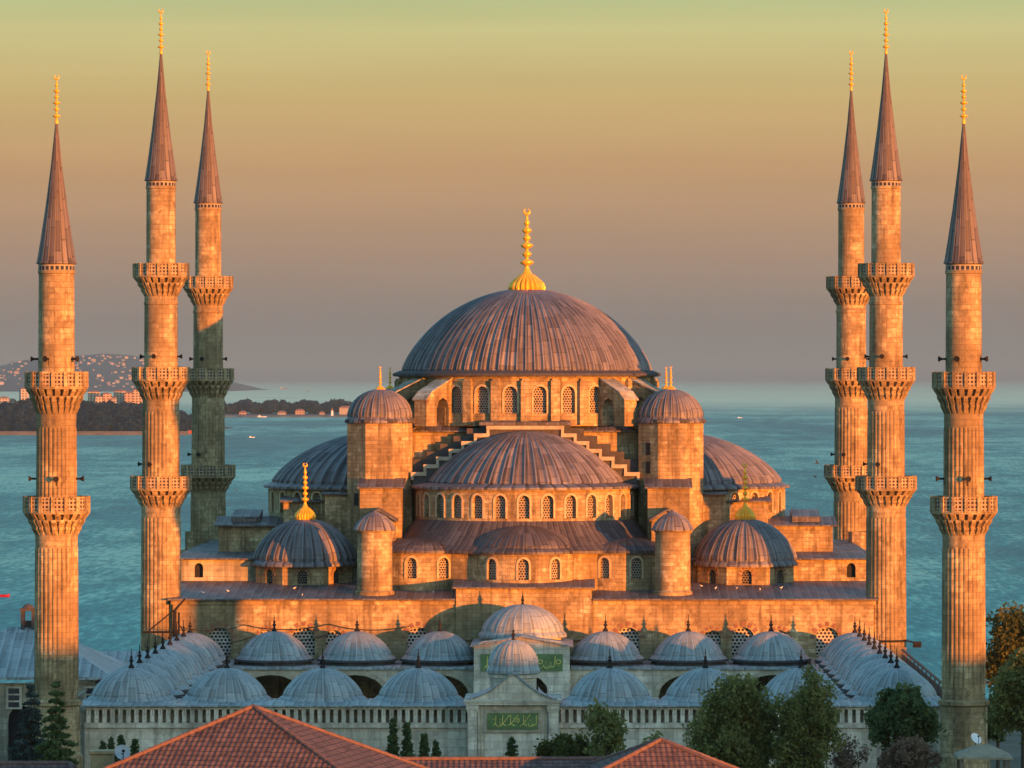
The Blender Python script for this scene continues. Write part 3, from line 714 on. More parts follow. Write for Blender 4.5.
# outer front wall with balustrade
for s_ in (-1, 1):
    a, b = (3.4, 31.8) if s_ > 0 else (-31.8, -3.4)
    mb = MB(); mb.box(a, b, 353.0, 353.9, -1.5, 2.05); mb.box(a, b, 352.8, 353.9, 2.06, 2.3); mb.box(a, b, 354.6, 355.0, 2.3, 3.7); cpart(mb, 'front_wall', M['stone_pale'])
    mb = MB(); mb.box(a, b, 352.95, 353.25, 3.41, 3.56); mb.box(a, b, 352.92, 353.28, 2.31, 2.42); bal = cpart(mb, 'balustrade', M['stone_pale'])
    n_ = 48; pr = None
    for i in range(n_):
        if pr is None:
            q = MB(); q.box(-.105, .105, -.09, .09, 2.43, 3.40); pr = q.build('baluster', M['stone_pale'], bal); c = pr
        else: c = pr.copy(); COL.objects.link(c); c.parent = bal
        c.location = (a + (b - a) * (i + .5) / n_, 353.1 - CT[1], -CT[2]); 
        if i % 6 == 0: c.scale = (1.5, 1.2, 1)
    x = 32.4 * s_
    mb = MB(); mb.box(min(x, x - .5 * s_), max(x, x - .5 * s_), 355.1, 417, -1.5, 3.2); cpart(mb, 'side_wall', M['stone_pale'])
    mb = MB(); xr = 32.9 * s_
    if s_ > 0:
        for i in range(13): mb.box(xr - .06, xr + .06, 356 + 4.6 * i, 356.14 + 4.6 * i, 2.5, 4.5)
        mb.box(xr - .09, xr + .09, 356, 412, 4.4, 4.55); mb.box(xr - .04, xr + .04, 356, 412, 3.0, 4.1)
        cpart(mb, 'side_railing', M['brick'])
    else:
        mb.tube((xr, 354, 4.0), (xr, 404, 4.3), .1); mb.tube((xr - .6, 354, 3.5), (xr - .6, 404, 3.8), .08); cpart(mb, 'side_rail', M['coping'])
# inner arcades with pointed arches
bays = [(7.2 * k, 5.3, -1.4, .55) for k in (-3, -2, -1, 1, 2, 3)]
for s_ in (-1, 1):
    mb = MB(); arcade(mb, flat(409.4), *((4.0, 25.2) if s_ > 0 else (-25.2, -4.0)), -1.5, 2.95, [b for b in bays if b[0] * s_ > 0], .8, k=.72)
    arcade(mb, lambda u, z, d: (s_ * (25.2 + d), u, z), 362.5, 407.9, -1.5, 3.2, [(358 + 6.78 * j, 5.0, -1.4, .6) for j in range(1, 7)], .8, k=.8)
    arcade(mb, lambda u, z, d: (u, 361.8 - d, z), *((3.6, 25) if s_ > 0 else (-25, -3.6)), -1.5, 3.2, [(7.2 * k * s_, 5.3, -1.4, .55) for k in (1, 2, 3)], .8, k=.8)
    cpart(mb, 'inner_arcade', M['stone_pale'])
for b in bays:
    mb = MB()
    a1 = arch_pts(b, 14, .72); a2 = arch_pts((b[0], b[1] + .9, b[2], b[3]), 14, .74)
    for i in range(0, 14):
        mb.prism([a1[i], a1[i + 1], a2[i + 1], a2[i]], lambda u, z, d: (u, 409.33 - (.04 if i % 2 else 0) + d, z), .06)
    cpart(mb, 'arch_stones', M['coping'])
mb = MB(); mb.face([(-32, 353.5, -1.1), (32, 353.5, -1.1), (32, 417.9, -1.1), (-32, 417.9, -1.1)]); cpart(mb, 'paving', M['stone_pale'])
# tall central bay of the portico, inscription over its arch
mb = MB(); arcade(mb, flat(406.8), -4.1, 4.1, -1.5, 5.0, [(0, 4.6, -1.4, .9)], .9, k=.8)
for s_ in (-1, 1): mb.face([(4.1 * s_, 406.8, -1.5), (4.1 * s_, 416, -1.5), (4.1 * s_, 416, 5.0), (4.1 * s_, 406.8, 5.0)])
mb.prism([(-4.1, 5.0), (4.1, 5.0), (3.4, 5.45), (0, 5.85), (-3.4, 5.45)], lambda u, z, d: (u, 406.8 + d, z), .6)
mb.lathe([(3.6, 4.5), (3.6, 5.7)], 8, 0, 413.4, 22.5, 382.5); pb = cpart(mb, 'portal_bay', M['stone_pale'])
mb = MB(); mb.roof((-4.4, 406.5, 5.1), (-4.4, 416.4, 5.1), (0, 416.4, 5.95), (0, 406.5, 5.95), .1); mb.roof((4.4, 416.4, 5.1), (4.4, 406.5, 5.1), (0, 406.5, 5.95), (0, 416.4, 5.95), .1); mb.build('portal_roof', M['lead_court'], pb, CT)
mb = MB(); mb.lathe(dome_prof(3.55, 5.75, 2.3, .06, eave=3.85, k=9, ex=.64), 112, 0, 413.4, mod=RIB, U=28); mb.build('portal_dome', M['lead_court'], pb, CT)
mb = MB(); mb.lathe([(.3, 8.25), (.12, 8.4), (.1, 8.6), (.2, 8.7), (.08, 8.85), (.12, 8.95), (.04, 9.1), (.02, 9.5)], 10, 0, 413.4, smooth=True); mb.build('portal_finial', M['iron'], pb, CT)

def calligraphy(name, x0, x1, z0, z1, y, parent, origin, seed):
    """sweeping gilt strokes of a calligraphic inscription"""
    r_ = random.Random(seed); mb = MB(); h = z1 - z0; x = x1; t_ = max(.02, h * .035)
    def stroke(pts, r=t_):
        for a, b in zip(pts, pts[1:]): mb.tube((a[0], y, a[1]), (b[0], y, b[1]), r, r, 5)
    while x > x0 + h * .3:
        k = r_.choice((0, 1, 2, 0, 3)); wd = h * r_.uniform(.28, .6); wd = min(wd, x - x0)
        if k == 0: stroke([(x, z0 + h * .95), (x - h * .03, z0 + h * .25)], t_ * 1.1); stroke([(x - h * .03, z0 + h * .25), (x - wd * .5, z0 + h * .18)]); x -= wd * .5
        elif k == 1: stroke([(x - wd / 2 + wd / 2 * math.cos(t), z0 + h * .35 - h * .25 * math.sin(t)) for t in np.linspace(0, 3.1, 8)]); x -= wd
        elif k == 2: stroke([(x + h * .15, z0 + h * .98), (x - wd, z0 + h * .3)], t_); stroke([(x - wd, z0 + h * .3), (x - wd * .3, z0 + h * .15)]); x -= wd
        else: stroke([(x - wd * .4 + wd * .3 * math.cos(t), z0 + h * .55 + h * .14 * math.sin(t)) for t in np.linspace(0, 6.3, 9)]); x -= wd * .8
        for _ in range(2):
            dx, dz = x + r_.uniform(0, wd), z0 + h * r_.uniform(.1, .9); stroke([(dx, dz), (dx - t_ * 1.6, dz - t_)], t_)
    return mb.build(name, M['script'], parent, origin)
mb = MB(); mb.box(-3.5, 3.5, 406.68, 406.79, 2.95, 4.4); pn = mb.build('inscription_panel', M['green'], pb, CT)
for sg, (a, b) in enumerate(((-3.4, -.1), (.1, 3.4))): calligraphy('lettering', a, b, 3.05, 4.3, 406.66, pb, CT, 5 + sg)

# ------------------------------------------------------------------ courtyard gate
GT = (0, 352, -1.5)
gt = tag(empty('courtyard_gate', GT), 'stone courtyard gatehouse with an inscription panel and a small dome over an ogee gable', 'gatehouse')
def gpart(mb, name, mat, parent=gt): return mb.build(name, mat, parent, GT)
mb = MB(); mb.box(-2.6, 2.6, 350.9, 357.5, -1.5, 3.9); mb.box(-3.35, 3.35, 351.3, 357.5, -1.5, 3.88); gpart(mb, 'wall', M['stone_pale'])
for s_ in (-1, 1):
    mb = MB(); c = 2.98 * s_; mb.box(c - .34, c + .34, 350.6, 351.4, -1.5, 3.4)
    mb.box(c - .40, c + .40, 350.52, 351.45, 3.4, 3.55); mb.box(c - .46, c + .46, 350.45, 351.5, 3.55, 3.9); gpart(mb, 'pillar', M['stone_pale'])
mb = MB(); mb.box(-3.5, 3.5, 350.4, 357.6, 3.91, 4.1); mb.box(-3.6, 3.6, 350.3, 357.7, 4.1, 4.28); gpart(mb, 'cornice', M['stone_pale'])
og = [(-3.3, 4.28), (-2.6, 4.5), (-1.9, 4.82), (-1.3, 5.2), (-.7, 5.68), (-.3, 6.05), (0, 6.25)]; og = og + [(-x, z) for x, z in og[-2::-1]]
mb = MB(); mb.prism(og, lambda u, z, d: (u, 350.7 + d, z), .5); gpart(mb, 'gable', M['stone_pale'])
mb = MB()
for (x0, z0), (x1, z1) in zip(og, og[1:]):
    mb.face([(x0, 350.55, z0 + .06), (x1, 350.55, z1 + .06), (x1 * .8, 357.3, z1 + .02), (x0 * .95, 357.3, z0 + .02)], [(0, x0), (0, x1), (6, x1), (6, x0)])
    mb.face([(x0, 350.55, z0 - .03), (x1, 350.55, z1 - .03), (x1, 350.55, z1 + .06), (x0, 350.55, z0 + .06)])
gpart(mb, 'gable_roof', M['lead_court'])
mb = MB(); mb.lathe([(1.75, 4.3), (1.75, 5.7), (1.9, 5.75), (1.92, 6.0), (1.8, 6.1), (1.8, 6.3)], 16, 0, 354, 11.25, 371.25); gd = gpart(mb, 'drum', M['stone_pale'])
mb = MB(); mb.lathe(dome_prof(1.85, 6.3, 1.95, .08, eave=2.0, k=8, ex=.58), 80, 0, 354, mod=RIB, U=20); mb.build('dome', M['lead_court'], gd, GT)
mb = MB(); mb.lathe([(.26, 8.45), (.1, 8.6), (.08, 8.8), (.18, 8.9), (.06, 9.05), (.1, 9.15), (.03, 9.3), (.02, 9.7)], 10, 0, 354, smooth=True); mb.build('finial', M['iron'], gd, GT)
mb = MB(); mb.box(-2.15, 2.15, 350.78, 350.89, 1.85, 3.55); fr = gpart(mb, 'panel_frame', M['coping'])
mb = MB(); mb.box(-1.88, 1.88, 350.72, 350.775, 2.1, 3.3); mb.build('inscription_panel', M['green'], fr, GT)
calligraphy('lettering', -1.75, 1.75, 2.2, 3.2, 350.7, fr, GT, 11)
mb = MB()
for x in (-2.35, -2.1, 2.1, 2.35): mb.box(x - .03, x + .03, 350.85, 350.89, -1.5, 1.7 if abs(x) < 2.2 else 3.6)
gpart(mb, 'wall_fillets', M['trim'])
# ------------------------------------------------------------------ houses
def tiles(name, c1, c2, c3):
    m_, n, bs = newmat(name); uv = n.add('ShaderNodeTexCoord').outputs['UV']; pos = n.add('ShaderNodeNewGeometry').outputs['Position']
    sp = n.add('ShaderNodeSeparateXYZ', {0: uv}); u, v = sp.outputs[0], sp.outputs[1]
    br = n.add('ShaderNodeTexBrick', {'Vector': uv, 'Color1': (0, 0, 0, 1), 'Color2': (1, 1, 1, 1), 'Mortar': (0, 0, 0, 1), 'Scale': 1.0, 'Mortar Size': 0.02, 'Brick Width': 0.24, 'Row Height': 0.34}, offset=0.0)
    col = n.ramp(n.add('ShaderNodeSeparateColor', {0: br.outputs[0]}).outputs[0], [(0, c2), (.5, c1), (1, c3)])
    big = n.noise(pos, 0.7, 4); col = n.mix(n.smooth(big, .4, .7, 0, .55), col, tuple(x * .5 for x in c2))
    fi = n.noise(pos, 5.0, 3, .7); col = n.mix(n.rng(fi, .35, .75, 0, .5), col, (0.25, .16, .13))
    fu = n.m('SINE', n.m('MULTIPLY', u, 2 * math.pi / .24)); fv = n.m('FRACT', n.m('DIVIDE', v, .34))
    edge = n.m('LESS_THAN', fv, .16); col = n.mix(n.m('MULTIPLY', edge, .7), col, tuple(x * .3 for x in c2))
    h = n.m('ADD', n.m('MULTIPLY', fu, .5), n.m('ADD', n.m('MULTIPLY', fv, -.6), n.m('MULTIPLY', br.outputs[0], .0)))
    bp = n.add('ShaderNodeBump', {'Height': h, 'Strength': .45, 'Distance': .05}).outputs[0]
    setp(n, bs, col=col, rough=.85, spec=.2, normal=bp); return m_
M['tile'] = tiles('red_roof_tiles', (.095, .057, .052), (.06, .038, .038), (.135, .084, .076))
M['ridge'] = plain('ridge_mortar', (.13, .08, .07), .9, scale=4)
M['plaster'] = plain('cream_plaster', (.50, .44, .35), .9)
M['brickwall'] = stone('dull_red_wall', (.23, .11, .09), (.15, .08, .065), (.32, .16, .12), bw=.5, rh=.2)
M['glass'] = plain('dark_glass', (.03, .04, .05), .15, spec=.6)

def hip_house(label, cx, cy, hw, hd, rot, zb, ze, zr, ridge=0.0, cat='house', group=None, windows=True, over=.5, roofmat=None, wallmat=None, name='house'):
    """hipped house; local x along the ridge; ridge = half length of the ridge"""
    T = (cx, cy, zb); rt = tag(empty(name, T), label, cat, group); q = Matrix.Translation((cx, cy, 0)) @ Matrix.Rotation(rot, 4, 'Z')
    P = lambda x, y, z: tuple(q @ Vector((x, y, z)))
    mb = MB(); mb.box(-hw, hw, -hd, hd, zb, ze, q); mb.build('wall', wallmat or M['plaster'], rt, T)
    a, b = hw + over, hd + over; mb = MB()
    c = [P(-a, -b, ze - .1), P(a, -b, ze - .1), P(a, b, ze - .1), P(-a, b, ze - .1)]; r0, r1 = P(-ridge, 0, zr), P(ridge, 0, zr)
    def slope(p0, p1, p2, p3):
        p = [Vector(k) for k in (p0, p1, p2, p3)]; e = (p[1] - p[0]).normalized(); n_ = (p[1] - p[0]).cross(p[2] - p[0]).normalized(); v = n_.cross(e)
        mb.face(p if (p[2] - p[3]).length > 1e-5 else p[:3], ([((k - p[0]).dot(e), (k - p[0]).dot(v)) for k in p])[:4 if (p[2] - p[3]).length > 1e-5 else 3])
    slope(c[0], c[1], r1, r0); slope(c[2], c[3], r0, r1); slope(c[1], c[2], r1, r1); slope(c[3], c[0], r0, r0)
    for i in range(4):
        j = (i + 1) % 4; mb.face([c[i], (c[i][0], c[i][1], c[i][2] - .18), (c[j][0], c[j][1], c[j][2] - .18), c[j]])
    mb.face([(k[0], k[1], k[2] - .18) for k in c[::-1]])
    rf = mb.build('roof', roofmat or M['tile'], rt, T)
    if roofmat is None:
        mb = MB()
        for p0, p1 in ((c[0], r0), (c[3], r0), (c[1], r1), (c[2], r1)) + (((r0, r1),) if ridge > 0 else ()):
            p0, p1 = Vector(p0), Vector(p1); k = max(1, int((p1 - p0).length / .42))
            for i in range(k):
                s0, s1 = p0.lerp(p1, i / k), p0.lerp(p1, (i + 1.12) / k if i < k - 1 else 1); mb.tube(s0, s1, .115, .095, 7)
        mb.build('ridge_tiles', M['ridge'], rf, T)
    if windows:
        pw = None
        for sx in (-.6, 0, .6):
            for (ux, uy, yaw) in ((sx * hw, -hd - .02, 0),):
                mb = MB(); mb.box(ux - .55, ux + .55, uy - .04, uy + .03, ze - 2.2, ze - .7, q); wf = mb.build('window', M['white'], rt, T)
                mb = MB(); mb.box(ux - .45, ux + .45, uy - .06, uy - .045, ze - 2.1, ze - .8, q); mb.build('pane', M['glass'], wf, T)
    return rt

# tiled roofs in the foreground
hip_house('red tiled pyramid roof with pale hip lines, the largest roof in the foreground', -8.85, 200, 7.2, 5.6, math.radians(-13), 2, 10.7, 14.2)
hip_house('long low red tiled roof with a straight ridge across the bottom edge', 1.6, 208, 8.2, 6, math.radians(1), 2, 9.0, 11.35, ridge=6.6)
hip_house('small red tiled hip roof with pale mortar lines, furthest right of the tiled roofs', 8.4, 206, 6.3, 4.5, math.radians(5), 2, 9.6, 12.35)
hip_house('narrow red tiled roof ridge in the lower left corner', -23.6, 205, 7.2, 4, math.radians(1), 2, 9.6, 11.4, ridge=6.5)
mb = MB(); x = W(103, 760, 203).x; mb.box(x - .5, x + .45, 202.6, 203.4, 9, 12.0); mb.box(x - .56, x + .51, 202.5, 203.5, 12.0, 12.12)
tag(mb.build('chimney_stack', plain('tan_render', (.33, .24, .13), .9)), 'squat tan chimney block beside the grey satellite dish', 'chimney')
def dish(loc, r, yaw, label, mat, pitch=20):
    T = Vector(loc); rt = tag(empty('satellite_dish', T), label, 'satellite dish')
    q = Matrix.Rotation(math.radians(yaw), 4, 'Z') @ Matrix.Rotation(math.radians(90 - pitch), 4, 'X')
    mb = MB(); rows = []
    for i in range(6):
        rr = r * i / 5 + .001; rows.append([q @ Vector((rr * math.cos(a), rr * math.sin(a), .28 * rr * rr / r)) + Vector((0, 0, r * 1.15)) for a in np.linspace(0, 2 * math.pi, 21)[:-1]])
    mb.grid(rows, lambda i, j: (j, i), close=True, smooth=True); mb.build('dish', mat, rt)
    mb = MB(); mb.tube((0, 0, 0), (0, 0, r * 1.1), .035); mb.build('post', M['iron'], rt)
    mb = MB(); c = q @ Vector((0, 0, r * .9)) + Vector((0, 0, r * 1.15)); e = q @ Vector((0, -r * .95, .25 * r)) + Vector((0, 0, r * 1.15)); mb.tube(e, c, .02); mb.box(c.x - .06, c.x + .06, c.y - .06, c.y + .06, c.z - .05, c.z + .05); mb.build('feed_arm', M['iron'], rt)
    return rt
M['dish'] = plain('grey_paint', (.42, .45, .48), .5, var=.08)
p = W(122, 768, 201.5); dish((p.x, 201.5, 11.75), .33, 18, 'grey satellite dish on the tiled roof beside the tan chimney block', M['dish'])

# lead-roofed building on the left
T = (-36.5, 371, -1.5); lb = tag(empty('lead_roofed_house', T), 'grey stone house with a hipped lead roof and a dark arch behind the spruces', 'house')
def lpart(mb, name, mat, parent=lb): return mb.build(name, mat, parent, T)
yf = 365.0; xl, xr = -46.5, W(104, 0, yf).x
mb = MB(); op = W(22, 0, yf).x
arcade(mb, flat(yf), xl, xr, -1.5, 4.6, [(op, 2.2, -1.4, 1.6)], .8); mb.face([(xr, yf, -1.5), (xr, 379, -1.5), (xr, 379, 4.6), (xr, yf, 4.6)]); lpart(mb, 'wall', M['stone_grey'])
window(flat(yf), (op, 2.2, -1.4, 1.6), .6, lb, T, M['dark'], name='archway')
for k in range(4):
    xx = W(14 + 26 * k, 0, yf).x; mb = MB(); mb.box(xx - .62, xx + .62, yf - .12, yf + .05, 2.6, 4.35); wf = lpart(mb, 'window', M['stone_pale'])
    mb = MB(); 
    for r_ in range(3): mb.box(xx - .42, xx + .42, yf - .14, yf - .122, 2.75 + .52 * r_, 3.15 + .52 * r_)
    mb.build('pane', M['glass'], wf, T)
mb = MB(); e = 5.1; a, b, c, d = xl - .6, xr + .7, yf - .9, 380; r0, r1, zr = W(8, 0, 372).x, W(40, 0, 372).x, 8.5
mb.roof((a, c, e), (b, c, e), (r1, 372.2, zr), (r0, 372.2, zr), .2); mb.roof((b, c, e), (b, d, e), (r1, 372.3, zr), (r1, 372.2, zr), .2); mb.roof((b, d, e), (a, d, e), (r0, 372.3, zr), (r1, 372.3, zr), .2); mb.roof((a, d, e), (a, c, e), (r0, 372.2, zr), (r0, 372.3, zr), .2)
rf = lpart(mb, 'roof', M['lead_court'])
xc = W(28, 0, 372).x; mb = MB()
for dx in (-.42, .42): mb.box(xc + dx - .13, xc + dx + .13, 371.8, 372.6, 8.2, 9.8)
mb.box(xc - .3, xc + .3, 372.3, 372.6, 8.2, 9.0); mb.box(xc - .6, xc + .6, 371.7, 372.7, 9.8, 10.0); mb.lathe([(.5, 10.0), (.3, 10.25), (.02, 10.35)], 8, xc, 372.2); mb.build('chimney', M['lead_dark'], rf, T)
T = (-33, 398, -1.5); lb2 = tag(empty('low_outbuilding', T), 'low lead-roofed wing between the two left front minarets', 'outbuilding')
x0, x1 = W(60, 0, 396).x, W(146, 0, 396).x
mb = MB(); mb.box(x0, x1, 396, 404, -1.5, 3.3); lpart(mb, 'wall', M['stone_grey'], lb2)
mb = MB(); mb.roof((x0 - .5, 395, 3.4), (x1 + .3, 395, 3.4), (x1 + .3, 400, 5.05), (x0 - .5, 400, 5.05), .2); mb.roof((x1 + .3, 405, 3.4), (x0 - .5, 405, 3.4), (x0 - .5, 400, 5.05), (x1 + .3, 400, 5.05), .2); lpart(mb, 'roof', M['lead_court'], lb2)
for k in range(6):
    xx = x0 + .8 + 1.25 * k; mb = MB(); mb.box(xx - .35, xx + .35, 395.93, 395.99, 1.2, 2.6); lpart(mb, 'window', M['glass'], lb2)

# unseen street houses beyond the right edge, sized to throw evening shade on the courtyard
for q_, hw_, hgt, wob in ((184, 13, 12.2, 3), (206, 12, 12.6, 0), (221, 11, 13.9, -16), (243, 13, 11.3, 4), (262, 12, 10.3, -12), (280, 12, 9.7, 2), (300, 12, 8.4, -4)):
    pp = -110 + wob; X_, Y_ = .663 * pp + .749 * q_, -.749 * pp + .663 * q_
    hip_house('unseen plastered street house with a red tiled hip roof beyond the right edge', X_, Y_, hw_ - .6, 6, math.atan2(.663, .749), -1.5, hgt - 1.9, hgt + .1, ridge=hw_ * .82, group='unseen street houses beyond the right edge', windows=False)

# mast and cables at the left front minaret
T = (-30.1, 412, 3.3); ms = tag(empty('lighting_mast', T), 'dark iron mast with side arms on the courtyard roof beside the left front minaret', 'mast')
mb = MB(); mb.tube((-30.1, 412, 3.3), (-30.1, 412, 7.9), .19, .16); mb.tube((-29.75, 412, 3.3), (-29.75, 412, 7.7), .09); mb.build('pole', M['iron'], ms, T)
mb = MB(); mb.tube((-32.9, 412, 6.0), (-30.1, 412, 6.0), .1); mb.tube((-32.6, 412, 5.9), (-30.2, 412, 7.9), .06); mb.tube((-30.1, 412, 7.9), (-29.2, 412, 8.9), .11, .07); mb.tube((-29.9, 412, 6.9), (-28.2, 412, 4.3), .05); mb.tube((-29.9, 412, 5.2), (-28.9, 412, 6.0), .06); mb.build('arm', M['iron'], ms, T)
def cable(pts, label, r=.035, sag=.5):
    mb = MB()
    for a, b in zip(pts, pts[1:]):
        a, b = Vector(a), Vector(b); pr = a
        for i in range(1, 9):
            t = i / 8; q = a.lerp(b, t) - Vector((0, 0, sag * 4 * t * (1 - t) * min(1, (b - a).length / 8))); mb.tube(pr, q, r, r, 5); pr = q
    tag(mb.build('cable', M['iron']), label, 'cable')
cable([(-29.8, 412.1, 6.5), (-24.5, 417.6, 6.35), (-17, 417.6, 6.4), (-10, 417.6, 6.2)], 'upper dark cable strung from the mast along the front wall')
cable([(-29.8, 412.1, 5.3), (-24, 417.5, 5.2), (-17, 417.5, 5.5)], 'lower dark cable sagging from the mast along the front wall')

# small timber shelter at the right
T = (34.0, 318, -1.2); sh = tag(empty('shelter', T), 'small open shelter with a pale hipped roof at the foot of the right minaret', 'shelter')
cx, cy = W(984, 0, 318).x, 318; mb = MB(); ze, zr = W(0, 755, 318).z, W(0, 746, 318).z + .1
c = [(cx - 1.9, cy - 1.8, ze), (cx + 1.8, cy - 1.8, ze - .05), (cx + 1.8, cy + 1.8, ze), (cx - 1.9, cy + 1.8, ze)]; t0, t1 = (cx - .5, cy, zr), (cx + .4, cy, zr)
for p in ((c[0], c[1], t1, t0), (c[2], c[3], t0, t1), (c[1], c[2], t1, t1), (c[3], c[0], t0, t0)): mb.face(p if p[2] != p[3] else p[:3])
for i in range(4):
    j = (i + 1) % 4; mb.face([c[i], (c[i][0], c[i][1], c[i][2] - .14), (c[j][0], c[j][1], c[j][2] - .14), c[j]])
M['wood'] = plain('weathered_wood', (.16, .13, .10), .9); mb.build('roof', plain('pale_roofing', (.27, .23, .16), .9), sh, T)
for dx, dy in ((-1.6, -1.5), (1.5, -1.5), (1.5, 1.5), (-1.6, 1.5)):
    mb = MB(); mb.box(cx + dx - .09, cx + dx + .09, cy + dy - .09, cy + dy + .09, -1.5, ze - .1); mb.build('post', M['wood'], sh, T)
mb = MB(); mb.box(cx - 1.6, cx + 1.5, cy + 1.45, cy + 1.55, -1.5, .2); mb.build('back_board', M['wood'], sh, T)
p = W(976, 750, 319); dish((p.x, 319.6, zr - .25), .42, 40, 'white satellite dish above the small shelter', M['white'], 35)

# ------------------------------------------------------------------ trees
def cards(rs, P_, size, flat_=0.0, asp=1.6):
    """leaf-sized quads at points P_ (n,3)"""
    n_ = len(P_); a = rs.normal(size=(n_, 3)); a /= np.linalg.norm(a, axis=1)[:, None]
    b = rs.normal(size=(n_, 3)); b -= (a * b).sum(1)[:, None] * a; b /= np.linalg.norm(b, axis=1)[:, None]
    s = size * rs.uniform(.6, 1.3, n_)[:, None]; u, v = a * s * asp / 2, b * s / 2
    V = np.stack([P_ - u, P_ + v * .9, P_ + u, P_ - v * .9], 1).reshape(-1, 3); Fc = np.arange(n_ * 4).reshape(-1, 4)
    return V, Fc
def card_obj(name, V, Fc, mat, parent=None, origin=(0, 0, 0)):
    me = bpy.data.meshes.new(name); me.from_pydata((V - np.array(origin)).tolist(), [], Fc.tolist()); me.materials.append(mat); me.update()
    o = bpy.data.objects.new(name, me); COL.objects.link(o); o.parent = parent; return o
M['bark'] = plain('bark', (.07, .055, .04), .95)
M['leaf_dark'] = leafmat('dark_green_leaves', (.045, .075, .028), (.085, .13, .046), (.14, .19, .07))
M['leaf_olive'] = leafmat('olive_leaves', (.10, .105, .03), (.19, .195, .06), (.27, .265, .095))
M['leaf_brown'] = leafmat('brown_twigs', (.10, .062, .04), (.21, .135, .09), (.31, .21, .145))
M['leaf_blue'] = leafmat('blue_spruce_needles', (.028, .045, .042), (.055, .080, .072), (.10, .13, .115))
M['leaf_gold'] = leafmat('autumn_leaves', (.045, .055, .014), (.095, .108, .028), (.15, .155, .045))
def broad_tree(label, px, py0, py1, wpx, Y, mat, seed, zb=-1.5, leaves=7000, size=.34, name='tree', cat='tree', group=None, ncl=46, depth=None, trunk=True, fill=.9):
    rs = np.random.RandomState(seed); top = W(px, py0, Y).z; bot = W(px, py1, Y).z; cx = W(px, 0, Y).x; rx = wpx / 2 * Y / F; rz = (top - bot) / 2; cz = (top + bot) / 2
    T = (cx, Y, zb); rt = tag(empty(name, T), label, cat, group); ry = depth or rx
    d = rs.normal(size=(ncl, 3)); d /= np.linalg.norm(d, axis=1)[:, None]; rad = rs.uniform(.25, 1, ncl) ** .45; lob = rs.normal(size=(9, 3)); lob /= np.linalg.norm(lob, axis=1)[:, None]; rad *= np.clip(.62 + .55 * np.max((d @ lob.T) ** 5, axis=1) + .08 * rs.normal(size=ncl), .3, 1.12)
    C = d * rad[:, None] * np.array([rx, ry, rz]) * rs.uniform(.72, .93, ncl)[:, None]; cr = rs.uniform(.18, .34, ncl) * min(rx, rz * 1.2) * (46 / ncl) ** .25
    C[:, 0] *= np.where(C[:, 2] > rz * .4, .85, 1)
    idx = rs.choice(ncl, leaves, p=(cr ** 2) / (cr ** 2).sum()); g = rs.normal(size=(leaves, 3)); g /= np.linalg.norm(g, axis=1)[:, None]; g *= (rs.uniform(0, 1, leaves) ** .5)[:, None]
    P_ = C[idx] + g * cr[idx][:, None] * np.array([1.05, 1.05, 1.25]) * 1.12
    st = rs.uniform(0, 1, leaves) < .07; P_[st] *= rs.uniform(1.0, 1.2, st.sum())[:, None]
    P_ += np.array([cx, Y, cz]); V, Fc = cards(rs, P_, size); 
    mb = MB(); fork = Vector((cx, Y, bot + .25 * (cz - bot)))
    if trunk:
        tr = max(.09, rx * .075); mb.tube((cx, Y, zb), fork, tr * 1.25, tr, 9)
        for i in range(min(16, ncl)):
            c = Vector(C[i]) + Vector((cx, Y, cz)); m2 = fork.lerp(c, .5) + Vector((0, 0, .1 * rz)); mb.tube(fork, m2, tr * .6, tr * .35, 6); mb.tube(m2, c, tr * .35, tr * .12, 5)
        mb.build('trunk', M['bark'], rt, T)
    card_obj('crown', V, Fc, mat, rt, T); return rt
def conifer(label, px, py0, wpx, Y, mat, seed, zb=-1.5, name='spruce_tree', tiers=17, size=.22, dens=1.0, droop=.35, group=None, cat='tree'):
    rs = np.random.RandomState(seed); top = W(px, py0, Y).z; cx = W(px, 0, Y).x; R = wpx / 2 * Y / F; H = top - zb; T = (cx, Y, zb); rt = tag(empty(name, T), label, cat, group)
    mb = MB(); mb.tube((cx, Y, zb), (cx, Y, top - .2), R * .07 + .04, .02, 8); P_ = []
    for k in range(tiers):
        f = k / tiers; z = zb + H * (.06 + .94 * f); L = R * (1 - f) ** .85 * 1.05 + .08; nb = max(4, int(9 - 4 * f))
        for j in range(nb):
            a = 2 * math.pi * (j + rs.uniform(-.3, .3)) / nb + k * .7; l = L * rs.uniform(.65, 1.12); tip = Vector((cx + l * math.sin(a), Y - l * math.cos(a), z - droop * l + .1 * rs.normal()))
            mb.tube((cx, Y, z), tip, .03, .01, 4); m_n = int(60 * dens * (l / R + .15))
            t = rs.uniform(.1, 1, m_n) ** .8; base = np.array([cx, Y, z])[None] * (1 - t[:, None]) + np.array(tip)[None] * t[:, None]
            w_ = (.06 + .24 * l * (1 - t * .75))[:, None]; P_.append(base + rs.normal(size=(m_n, 3)) * w_ * np.array([.55, .55, .30]) + np.array([0, 0, .08 * l]) * (t ** 2)[:, None])
    mb.build('trunk', M['bark'], rt, T); V, Fc = cards(rs, np.concatenate(P_), size, asp=2.0); card_obj('crown', V, Fc, mat, rt, T); return rt

